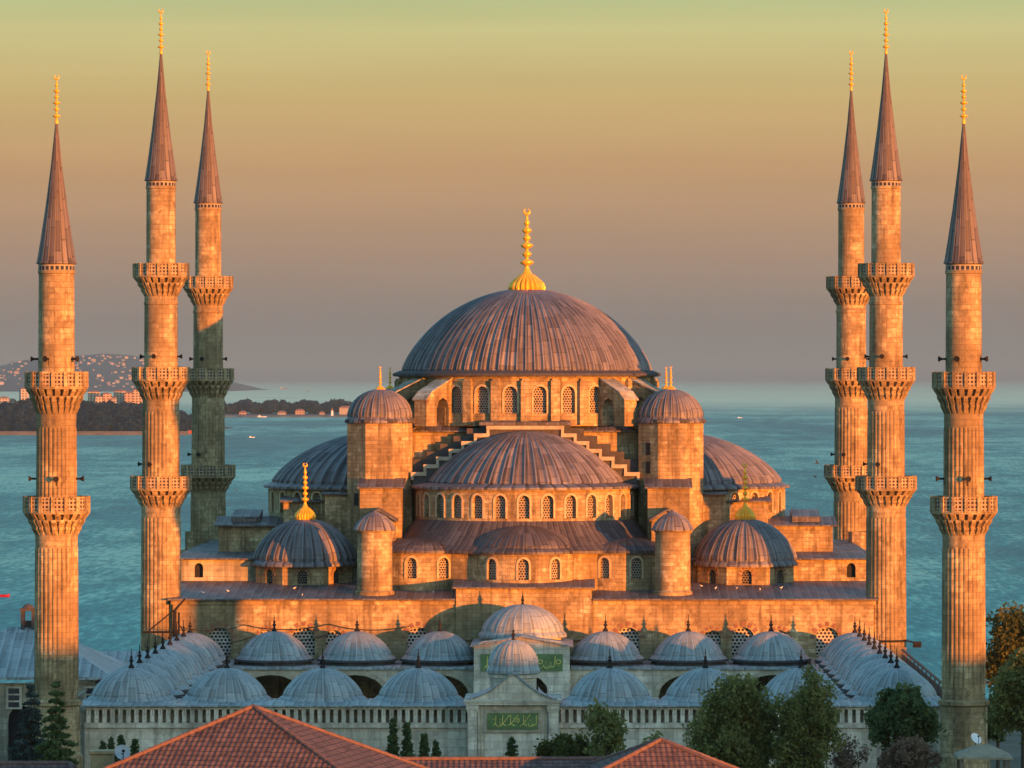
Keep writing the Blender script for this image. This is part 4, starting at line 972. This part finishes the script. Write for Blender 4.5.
conifer('tall dark green spruce directly in front of the leftmost minaret', 56, 677, 62, 318, M['leaf_dark'], 3, dens=1.3)
conifer('pale blue-grey spruce left of the darker spruce', 31, 680, 62, 326, M['leaf_blue'], 4, dens=1.1)
broad_tree('large olive-green leafy tree on the left of the pair hiding the front wall', 735, 642, 822, 108, 318, M['leaf_olive'], 5, leaves=22000, ncl=150, size=.20)
broad_tree('narrower olive-green leafy tree just right of the largest tree', 803, 648, 822, 80, 316, M['leaf_olive'], 6, leaves=16000, ncl=110, size=.20)
broad_tree('dark green rounded tree left of the rightmost minaret', 903, 676, 752, 76, 330, M['leaf_dark'], 7, leaves=16000, ncl=110, size=.23)
broad_tree('bare brownish shrub below the dark rounded tree', 908, 736, 775, 84, 322, M['leaf_brown'], 8, leaves=3500, size=.20, name='shrub', cat='shrub', ncl=40)
broad_tree('bare pinkish shrub between the leafy pair and the dark rounded tree', 848, 738, 775, 46, 324, M['leaf_brown'], 9, leaves=1100, size=.16, name='shrub', cat='shrub', ncl=26)
broad_tree('tall sunlit tree with bronze leaves at the right edge, furthest back', 1022, 601, 716, 104, 440, M['leaf_gold'], 10, leaves=15000, size=.28, ncl=140)
broad_tree('olive tree with a bare trunk at the right edge in front of the bronze one', 1024, 645, 748, 78, 328, M['leaf_olive'], 11, leaves=17000, ncl=110, size=.20)
broad_tree('low shaded bush right of the rightmost minaret base', 998, 690, 745, 40, 360, M['leaf_dark'], 12, leaves=3500, name='bush', cat='bush', ncl=26)
broad_tree('airy light green shrub in front of the wall right of the gate', 606, 704, 760, 58, 334, M['leaf_olive'], 13, leaves=1700, size=.26, name='shrub', cat='shrub', ncl=34)
broad_tree('rounded bronze-green bush at the right foot of the gate', 568, 735, 768, 82, 338, M['leaf_gold'], 14, leaves=3800, size=.20, name='bush', cat='bush', ncl=34)
broad_tree('thin sparse shrub in front of the balustrade right of the airy shrub', 655, 728, 768, 38, 338, M['leaf_olive'], 25, leaves=500, size=.20, name='shrub', cat='shrub', ncl=16)
conifer('small dark cone-shaped conifer in front of the gate', 512, 735, 24, 345, M['leaf_dark'], 15, tiers=12, size=.16, dens=.9, droop=.1, name='conifer')
for px, py, wd, lb_ in ((393, 716, 15, 'taller thin dark cypress left of the gate'), (407, 720, 17, 'second thin cypress, right beside the taller one'), (424, 733, 14, 'short thin cypress nearest the gate'), (436, 742, 12, 'tiny cypress right of the short one by the gate wall')):
    conifer(lb_, px, py, wd, 335, M['leaf_dark'], int(px), tiers=14, size=.2, dens=.8, droop=-.9, name='cypress')
for px, py, wd, lb_ in ((103, 741, 10, 'first tiny cypress along the wall above the tan chimney'), (111, 737, 10, 'second tiny cypress along the wall above the chimney'), (121, 734, 11, 'tallest of the tiny cypresses along the wall above the chimney'), (135, 737, 11, 'tiny cypress nearest the pyramid roof')):
    conifer(lb_, px, py, wd, 340, M['leaf_dark'], int(px), tiers=12, size=.18, dens=.6, droop=-.9, name='cypress')
# ------------------------------------------------------------------ far shores
M['far_land'] = plain('far_hillside', (.03, .05, .065), .95, scale=.004, var=.3)  # bluish tone stands in for part of the distance haze
M['far_wood'] = leafmat('far_trees', (.006, .024, .046), (.012, .034, .058), (.02, .048, .074), scale=.02)  # leaf colour tinted blue to carry the haze of distance
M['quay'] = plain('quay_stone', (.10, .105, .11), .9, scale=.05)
def facade(name, c, fw, fh):
    m_, n, bs = newmat(name); sp = n.add('ShaderNodeSeparateXYZ', {0: n.add('ShaderNodeTexCoord').outputs['UV']})
    a = n.m('ABSOLUTE', n.m('SUBTRACT', n.m('FRACT', n.m('DIVIDE', sp.outputs[0], fw)), .5)); b = n.m('ABSOLUTE', n.m('SUBTRACT', n.m('FRACT', n.m('DIVIDE', sp.outputs[1], fh)), .5))
    h = n.m('MULTIPLY', n.m('LESS_THAN', a, .27), n.m('LESS_THAN', b, .27)); setp(n, bs, col=n.mix(h, c, tuple(x * .25 for x in c)), rough=.85, spec=.2); return m_
M['fac'] = [facade('cream_facade', (.46, .36, .25), 4.2, 3.3), facade('pink_facade', (.42, .30, .23), 4.6, 3.2), facade('white_facade', (.48, .42, .34), 3.8, 3.2), facade('grey_facade', (.40, .38, .36), 4.0, 3.3)]
M['far_tile'] = plain('far_roof_tiles', (.30, .13, .09), .9)

def land(name, prof, Y0, Y1, z_under, rough_, seed):
    """low hill: prof = (picture column, picture row of the skyline seen at the crest)"""
    rs = random.Random(seed); cols = []; n_ = 60; xs = np.linspace(prof[0][0], prof[-1][0], n_); ys = np.interp(xs, [p[0] for p in prof], [p[1] for p in prof]); Yc = Y0 + (Y1 - Y0) * .45
    rows = []
    for fy in (0, .02, .1, .22, .35, .45, .7, 1.0):
        Y = Y0 + (Y1 - Y0) * fy; g = [0, .08, .35, .66, .9, 1, .7, 0][[0, .02, .1, .22, .35, .45, .7, 1.0].index(fy)]; row = []
        for px, py in zip(xs, ys):
            zc = CAMZ - (py - 378) * Yc / F; z = SEA - .5 + (zc - SEA) * g + rs.uniform(-1, 1) * rough_ * (g > 0); row.append((CAMX + (px - 578) * Yc / F, Y, z))
        rows.append(row)
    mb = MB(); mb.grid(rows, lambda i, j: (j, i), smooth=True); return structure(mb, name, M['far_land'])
# near peninsula on the left
Y0 = 5520
land('peninsula', [(-70, 402), (0, 409), (30, 406), (60, 409), (100, 407), (150, 410), (185, 417), (205, 428), (215, 434)], Y0, Y0 + 900, SEA, 1.2, 1)
mb = MB(); x0, x1 = W(-70, 0, Y0).x, W(188, 0, Y0).x; mb.box(x0, x1, Y0 - 25, Y0 + 8, SEA - 1, SEA + 2.8); mb.box(x0, x1, Y0 - 6, Y0 + 9, SEA + 2.8, SEA + 4.2); structure(mb, 'shore', M['quay'])
rs = np.random.RandomState(2)
def wood(name, label, px0, px1, rowf, Y0, Y1, n_, size, base, seed, hmax):
    """a far belt of trees that reads as one mass"""
    rs = np.random.RandomState(seed); P_ = []
    for i in range(n_):
        px = rs.uniform(px0, px1); Y = rs.uniform(Y0, Y1); z = base(px, Y); R = rs.uniform(.55, 1.0) * hmax * .5; hh = rs.uniform(.5, 1.0) * hmax
        m_n = 34; g = rs.normal(size=(m_n, 3)); g /= np.linalg.norm(g, axis=1)[:, None]; g *= np.array([R, R, hh / 2]) * rs.uniform(.5, 1, m_n)[:, None]; P_.append(g + np.array([CAMX + (px - 578) * Y / F, Y, z + hh * .5]))
    V, Fc = cards(rs, np.concatenate(P_), size, asp=1.2); return tag(card_obj(name, V, Fc, M['far_wood']), label, 'trees', None, 'stuff')
pr = [(-70, 402), (0, 409), (30, 406), (60, 409), (100, 407), (150, 410), (185, 417), (205, 428), (215, 434)]
def pen(px, Y):
    fy = (Y - Y0) / 900; Yc = Y0 + 405; zc = CAMZ - (np.interp(px * 1.0, [p[0] for p in pr], [p[1] for p in pr]) - 378) * Yc / F
    return SEA + (zc - SEA) * np.interp(fy, [0, .02, .1, .22, .35, .45, .7, 1], [0, .08, .35, .66, .9, 1, .7, 0]) - 2
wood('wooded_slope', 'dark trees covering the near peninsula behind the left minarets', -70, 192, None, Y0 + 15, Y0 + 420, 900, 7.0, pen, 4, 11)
# apartment houses on the peninsula
rs = random.Random(9); seen = 0
apts = [(94, 392, 11, 0), (106, 394, 9, 1), (99, 397, 7, 2), (120, 391, 10, 0), (130, 393, 12, 1), (138, 390, 9, 0), (126, 398, 9, 2), (141, 399, 8, 1), (113, 398, 6, 3), (150, 396, 9, 0), (158, 399, 9, 1), (24, 389, 8, 3), (4, 398, 9, 2), (12, 400, 7, 1), (34, 401, 6, 3), (-8, 396, 9, 0)]
look = ['cream', 'pink', 'white', 'grey']
where = {94: 'leftmost of the cluster right of the leftmost minaret', 106: 'between two taller blocks right of the leftmost minaret', 99: 'low and in front, right of the leftmost minaret', 120: 'left one of the tall sunlit pair', 130: 'broadest of the sunlit cluster', 138: 'tallest, beside the left front minaret', 126: 'in front of the broadest block', 141: 'low, touching the left front minaret', 113: 'small, between the sunlit blocks',
         150: 'behind the left front minaret', 158: 'just right behind the left front minaret', 24: 'single tower left of the leftmost minaret', 4: 'at the left edge on the wooded shore', 12: 'second from the left edge on the wooded shore', 34: 'just left of the leftmost minaret', -8: 'beyond the left edge'}
for px, py, wd, ci in apts:
    Y = Y0 + 500 + rs.uniform(-30, 60); top = W(px, py, Y).z; x = W(px, 0, Y).x; hw = wd / 2 * Y / F; zb = pen(px, Y) - 4
    T = (x, Y, zb); ap = tag(empty('apartment_building', T), f'far {look[ci]} apartment block, {where[px]}', 'building', 'apartment blocks on the near peninsula'); q = Matrix.Translation((x, Y, 0)) @ Matrix.Rotation(rs.uniform(-.3, .5), 4, 'Z')
    mb = MB(); mb.box(-hw, hw, -6, 6, zb, top, q); mb.build('wall', M['fac'][ci], ap, T)
    mb = MB(); a, b = hw + .5, 6.5; c = [(-a, -b, top), (a, -b, top), (a, b, top), (-a, b, top)]; c = [tuple(q @ Vector(k)) for k in c]; r0, r1 = tuple(q @ Vector((-hw * .4, 0, top + 2))), tuple(q @ Vector((hw * .4, 0, top + 2)))
    for f_ in ((c[0], c[1], r1, r0), (c[2], c[3], r0, r1), (c[1], c[2], r1), (c[3], c[0], r0)): mb.face(f_)
    mb.build('roof', M['far_tile'], ap, T)
# middle point with its tree belt
Y2 = 8050; x0, x1 = W(196, 0, Y2).x, W(372, 0, Y2).x
mb = MB(); rows = [[(x, y, z) for x in np.linspace(x0, x1, 12)] for y, z in ((Y2, SEA - 1), (Y2 + 3, SEA + 2.5), (Y2 + 60, SEA + 4.5), (Y2 + 500, SEA + 3), (Y2 + 600, SEA - 1))]; mb.grid(rows, lambda i, j: (j, i)); structure(mb, 'headland', M['quay'])
def hl(px, Y): return SEA + 3
def belt(px0, px1, n_, hm, seed):
    return wood('tree_belt', 'dark belt of trees on the low headland in mid sea', px0, px1, None, Y2 + 70, Y2 + 160, n_, 8.0, hl, seed, hm)
tb = wood('tree_belt', 'dark belt of trees along the low headland beyond the strait', 196, 370, None, Y2 + 70, Y2 + 200, 300, 8.0, lambda px, Y: SEA + 3 + 6 * (1 + math.sin(px * .21)) * .5, 6, 21)
pens = [(300, 9, 8, 1, 'red-roofed harbour building at the middle of the low headland'), (346, 13, 13, 2, 'long white building at the right end of the low headland'), (243, 7, 5, 1, 'small pinkish shed left of the boat mast on the headland'), (282, 8, 5, 3, 'grey shed beside the red-roofed harbour building'), (322, 5, 4, 2, 'small white shed left of the lighthouse')]
for px, wd, ht, ci, lab in pens:
    Y = Y2 + 40; x = W(px, 0, Y).x; hw = wd / 2 * Y / F; zb = SEA + 2; zt = zb + ht * .8 * Y / F * .75; T = (x, Y, zb); hb = tag(empty('harbour_building', T), lab, 'building')
    mb = MB(); mb.box(x - hw, x + hw, Y - 6, Y + 6, zb, zt); mb.build('wall', M['fac'][ci], hb, T)
    mb = MB(); r = zt + 3.2
    for f_ in (((x - hw - 1, Y - 7, zt), (x + hw + 1, Y - 7, zt), (x + hw * .6, Y, r), (x - hw * .6, Y, r)), ((x + hw + 1, Y + 7, zt), (x - hw - 1, Y + 7, zt), (x - hw * .6, Y, r), (x + hw * .6, Y, r)), ((x + hw + 1, Y - 7, zt), (x + hw + 1, Y + 7, zt), (x + hw * .6, Y, r)), ((x - hw - 1, Y + 7, zt), (x - hw - 1, Y - 7, zt), (x - hw * .6, Y, r))): mb.face(f_)
    mb.build('roof', M['far_tile'], hb, T)
x = W(332, 0, Y2 + 5).x; T = (x, Y2 + 5, SEA + 2); lh = tag(empty('lighthouse', T), 'tiny pale lighthouse on the right part of the low headland', 'lighthouse')
mb = MB(); mb.lathe([(2.6, SEA + 2), (1.8, SEA + 11)], 12, x, Y2 + 5); mb.build('tower', M['white'], lh, T)
mb = MB(); mb.lathe([(2.3, SEA + 11), (2.3, SEA + 11.6), (1.4, SEA + 11.7), (1.4, SEA + 14), (1.7, SEA + 14.1), (.1, SEA + 15.6)], 12, x, Y2 + 5); mb.build('lantern', M['brick'], lh, T)
# far hills with scattered houses
Y3 = 23000; hp = [(-90, 374), (-40, 369), (0, 366), (20, 361), (45, 357), (80, 355), (110, 353.5), (130, 355), (150, 358), (180, 366), (198, 370.5), (218, 377), (232, 383), (240, 388), (244, 391.5)]
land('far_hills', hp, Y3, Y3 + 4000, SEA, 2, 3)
rs = random.Random(21); hm_ = None; G = 'houses scattered over the far hills'
for i in range(290):
    px = rs.choice((rs.uniform(-5, 150), rs.uniform(70, 150), rs.uniform(-5, 40), rs.uniform(150, 215))); sk = float(np.interp(px, [p[0] for p in hp], [p[1] for p in hp])); fy = .03 + .36 * rs.random() ** 1.3
    Yc = Y3 + 1800; g = float(np.interp(fy, [0, .02, .1, .22, .35, .45], [0, .08, .35, .66, .9, 1])); zc = CAMZ - (sk - 378) * Yc / F; z = SEA + (zc - SEA) * g - 3; Y = Y3 + 4000 * fy; x = CAMX + (px - 578) * Yc / F
    if hm_ is None:
        hs = []
        for ci in range(4):
            mb = MB(); mb.box(-.5, .5, -.4, .4, 0, 1); mb.cur = 1
            mb.face([(-.55, -.45, 1), (.55, -.45, 1), (.3, 0, 1.25), (-.3, 0, 1.25)]); mb.face([(.55, .45, 1), (-.55, .45, 1), (-.3, 0, 1.25), (.3, 0, 1.25)]); mb.face([(.55, -.45, 1), (.55, .45, 1), (.3, 0, 1.25)]); mb.face([(-.55, .45, 1), (-.55, -.45, 1), (-.3, 0, 1.25)])
            hs.append(mb)
        protos = [m3.build('hill_house', [(M['fac_far'][k]), M['far_tile']]) for k, m3 in enumerate(hs)] if 'fac_far' in M else None
        if protos is None:
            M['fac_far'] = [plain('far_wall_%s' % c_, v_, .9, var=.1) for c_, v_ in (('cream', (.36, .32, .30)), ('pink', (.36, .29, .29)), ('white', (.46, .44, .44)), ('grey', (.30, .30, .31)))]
            protos = [m3.build('hill_house', [M['fac_far'][k], M['far_tile']]) for k, m3 in enumerate(hs)]
        hm_ = 1; used = set()
    k = rs.randrange(4); o = protos[k] if k not in used else protos[k].copy()
    if k in used: COL.objects.link(o)
    used.add(k); o.location = (x, Y, z); s_ = rs.choice((rs.uniform(5, 8), rs.uniform(5, 9), rs.uniform(7, 14))); o.scale = (s_ * rs.uniform(1, 1.9), 14, s_ * rs.uniform(.7, 1.3)); o.rotation_euler = (0, 0, rs.uniform(-.2, .7))
    tag(o, 'small far house among many on the hazy hills at the left horizon', 'house', G)
for k in range(4):
    if k not in used: bpy.data.objects.remove(protos[k])

# ------------------------------------------------------------------ ships and boats
M['hull_red'] = plain('red_hull', (.30, .07, .05), .6); M['hull_dark'] = plain('dark_hull', (.06, .06, .07), .6); M['red_bright'] = plain('bright_red_paint', (.62, .012, .02), .5, var=.05)
def ship(px, py, Lpx, label, hull, cat='ship', name='ship', yaw=0, hf=1.0, mast=False):
    Y = F * (CAMZ - SEA) / (py - 378); x = W(px, 0, Y).x; L = Lpx * Y / F; B = L * .16; H = L * .085 * hf; T = (x, Y, SEA); rt = tag(empty(name, T), label, cat); rt.rotation_euler = (0, 0, math.radians(yaw))
    sec = [(-.5, .75, 1.05), (-.3, 1, 1), (.25, 1, 1), (.4, .7, 1.12), (.5, .04, 1.3)]; rows = []
    for f_, bw, hh in sec: rows.append([(f_ * L, -B / 2 * bw * .8, -.4), (f_ * L, -B / 2 * bw, H * hh), (f_ * L, B / 2 * bw, H * hh), (f_ * L, B / 2 * bw * .8, -.4)])
    mb = MB(); mb.grid(rows, lambda i, j: (i, j)); mb.face(rows[0]); mb.build('hull', hull, rt)
    mb = MB(); mb.box(-.42 * L, -.1 * L, -B * .36, B * .36, H, H + L * .06); mb.box(-.40 * L, -.2 * L, -B * .3, B * .3, H + L * .06, H + L * .105); mb.build('cabin', M['white'], rt)
    mb = MB(); mb.box(-.33 * L, -.27 * L, -B * .1, B * .1, H + L * .105, H + L * .16); mb.tube((-.22 * L, 0, H + L * .1), (-.22 * L, 0, H + L * .22), L * .006); mb.build('funnel', hull, rt)
    if mast:
        mb = MB(); mb.tube((.05 * L, 0, H), (.05 * L, 0, H + L * .9), L * .012); mb.build('mast', M['iron'], rt)
    return rt
ship(188, 434.0, 44, 'red-hulled ship with white upperworks seen between the left minarets', M['hull_red'], yaw=4)
ship(252, 437.5, 6, 'tiny white boat on open water left of the side dome', M['white'], 'boat', 'boat', yaw=20)
ship(242, 388.3, 9, 'distant pale cargo ship, left one on the far water', M['white'], yaw=5)
ship(284, 389.0, 8, 'distant pinkish cargo ship in the middle of the far water', M['hull_red'], yaw=-5)
ship(308, 391.5, 4, 'tiny dark sail boat on the far pale water', M['hull_dark'], 'boat', 'boat', mast=True)
ship(262, 417.2, 9, 'moored boat with a tall mast in front of the low headland', M['white'], 'boat', 'boat', mast=True)
ship(740, 418, 5, 'tiny boat on open water right of the main dome', M['white'], 'boat', 'boat', yaw=15)
ship(1, 597, 18, 'bright red boat cut by the left edge', M['red_bright'], 'boat', 'boat', yaw=-8, hf=1.6)

# ------------------------------------------------------------------ birds
M['bird'] = plain('dark_feathers', (.04, .035, .03), .8); M['gull'] = plain('white_feathers', (.75, .72, .68), .8, var=.05)
def bird(px, py, Y, span, label, flap, yaw):
    p = W(px, py, Y); mb = MB(); s = span
    rows = [[(a * s, r * s * math.cos(t), r * s * math.sin(t)) for t in np.linspace(0, 2 * math.pi, 7)[:-1]] for a, r in ((-.30, .005), (-.2, .03), (-.05, .06), (.1, .055), (.19, .03), (.24, .032), (.27, .015), (.31, .004))]
    mb.grid(rows, lambda i, j: (j, i), close=True, smooth=True)
    for sg in (-1, 1):
        w_ = [(.10, 0), (.12, .22), (.02, .5), (-.06, .5), (-.04, .22), (-.1, 0)]
        z = lambda y: flap * y * s * (1 - .6 * y)
        for i, j in ((0, 1), (1, 2)):
            mb.face([(w_[i][0] * s, sg * w_[i][1] * s, z(w_[i][1])), (w_[j][0] * s, sg * w_[j][1] * s, z(w_[j][1])), (w_[5 - j][0] * s, sg * w_[5 - j][1] * s, z(w_[j][1])), (w_[5 - i][0] * s, sg * w_[5 - i][1] * s, z(w_[i][1]))])
    mb.face([(-.25 * s, -.03 * s, 0), (-.25 * s, .03 * s, 0), (-.4 * s, .06 * s, 0), (-.4 * s, -.06 * s, 0)])
    o = mb.build('bird', M['bird']); o.location = p; o.rotation_euler = (math.radians(25), 0, yaw); tag(o, label, 'bird', 'birds flying over the water')
bird(817, 463, 405, .8, 'dark bird flying left of the rear right minaret, upper of two', .5, .3)
bird(815, 476, 405, .6, 'smaller dark bird flying below the other, left of the rear right minaret', -.4, 2.6)
bird(237, 491, 420, .6, 'dark bird flying just right of the shaded rear left minaret', .4, .8)
gm = None; rs = random.Random(3)
for px in (205, 229, 294, 305, 434, 610, 702, 716, 737, 760, 782):
    x = W(px, 0, 424).x; y = rs.uniform(419.5, 428)
    if -6 < x < 6: continue
    z = 8.62 + (y - 417.5) * (.98 / 14.1) + .01
    if gm is None:
        mb = MB(); rows = [[(a, r * math.cos(t), zc + r * math.sin(t)) for t in np.linspace(0, 2 * math.pi, 9)[:-1]] for a, r, zc in ((-.30, .01, .16), (-.2, .05, .17), (-.05, .10, .19), (.08, .10, .22), (.15, .06, .29), (.19, .055, .34), (.23, .05, .36), (.26, .02, .35), (.31, .008, .335))]
        mb.grid(rows, lambda i, j: (j, i), close=True, smooth=True); mb.tube((.0, .03, 0), (.0, .03, .12), .012); mb.tube((.0, -.03, 0), (.0, -.03, .12), .012); gm = o = mb.build('seagull', M['gull'])
    else: o = gm.copy(); COL.objects.link(o)
    o.location = (x, y, z); o.scale = (.55, .55, .55); o.rotation_euler = (0, 0, rs.uniform(0, 6)); tag(o, 'small white gull resting on the front lead roof of the mosque', 'gull', 'gulls on the front roof')

# ------------------------------------------------------------------ evening haze
hz = bpy.data.materials.new('haze'); hz.use_nodes = True; n = N(hz.node_tree); n.n.clear()
pv = n.add('ShaderNodeVolumePrincipled', {'Color': (.28, .46, .55, 1), 'Density': HAZE, 'Anisotropy': 0.0}); n.l.new(pv.outputs[0], n.add('ShaderNodeOutputMaterial').inputs['Volume'])
mb = MB(); mb.box(-26600, 26600, -140, 200800, -48, 330); o = mb.build('haze', hz); tag(o, 'thin evening haze over the sea', 'haze', None, 'stuff')
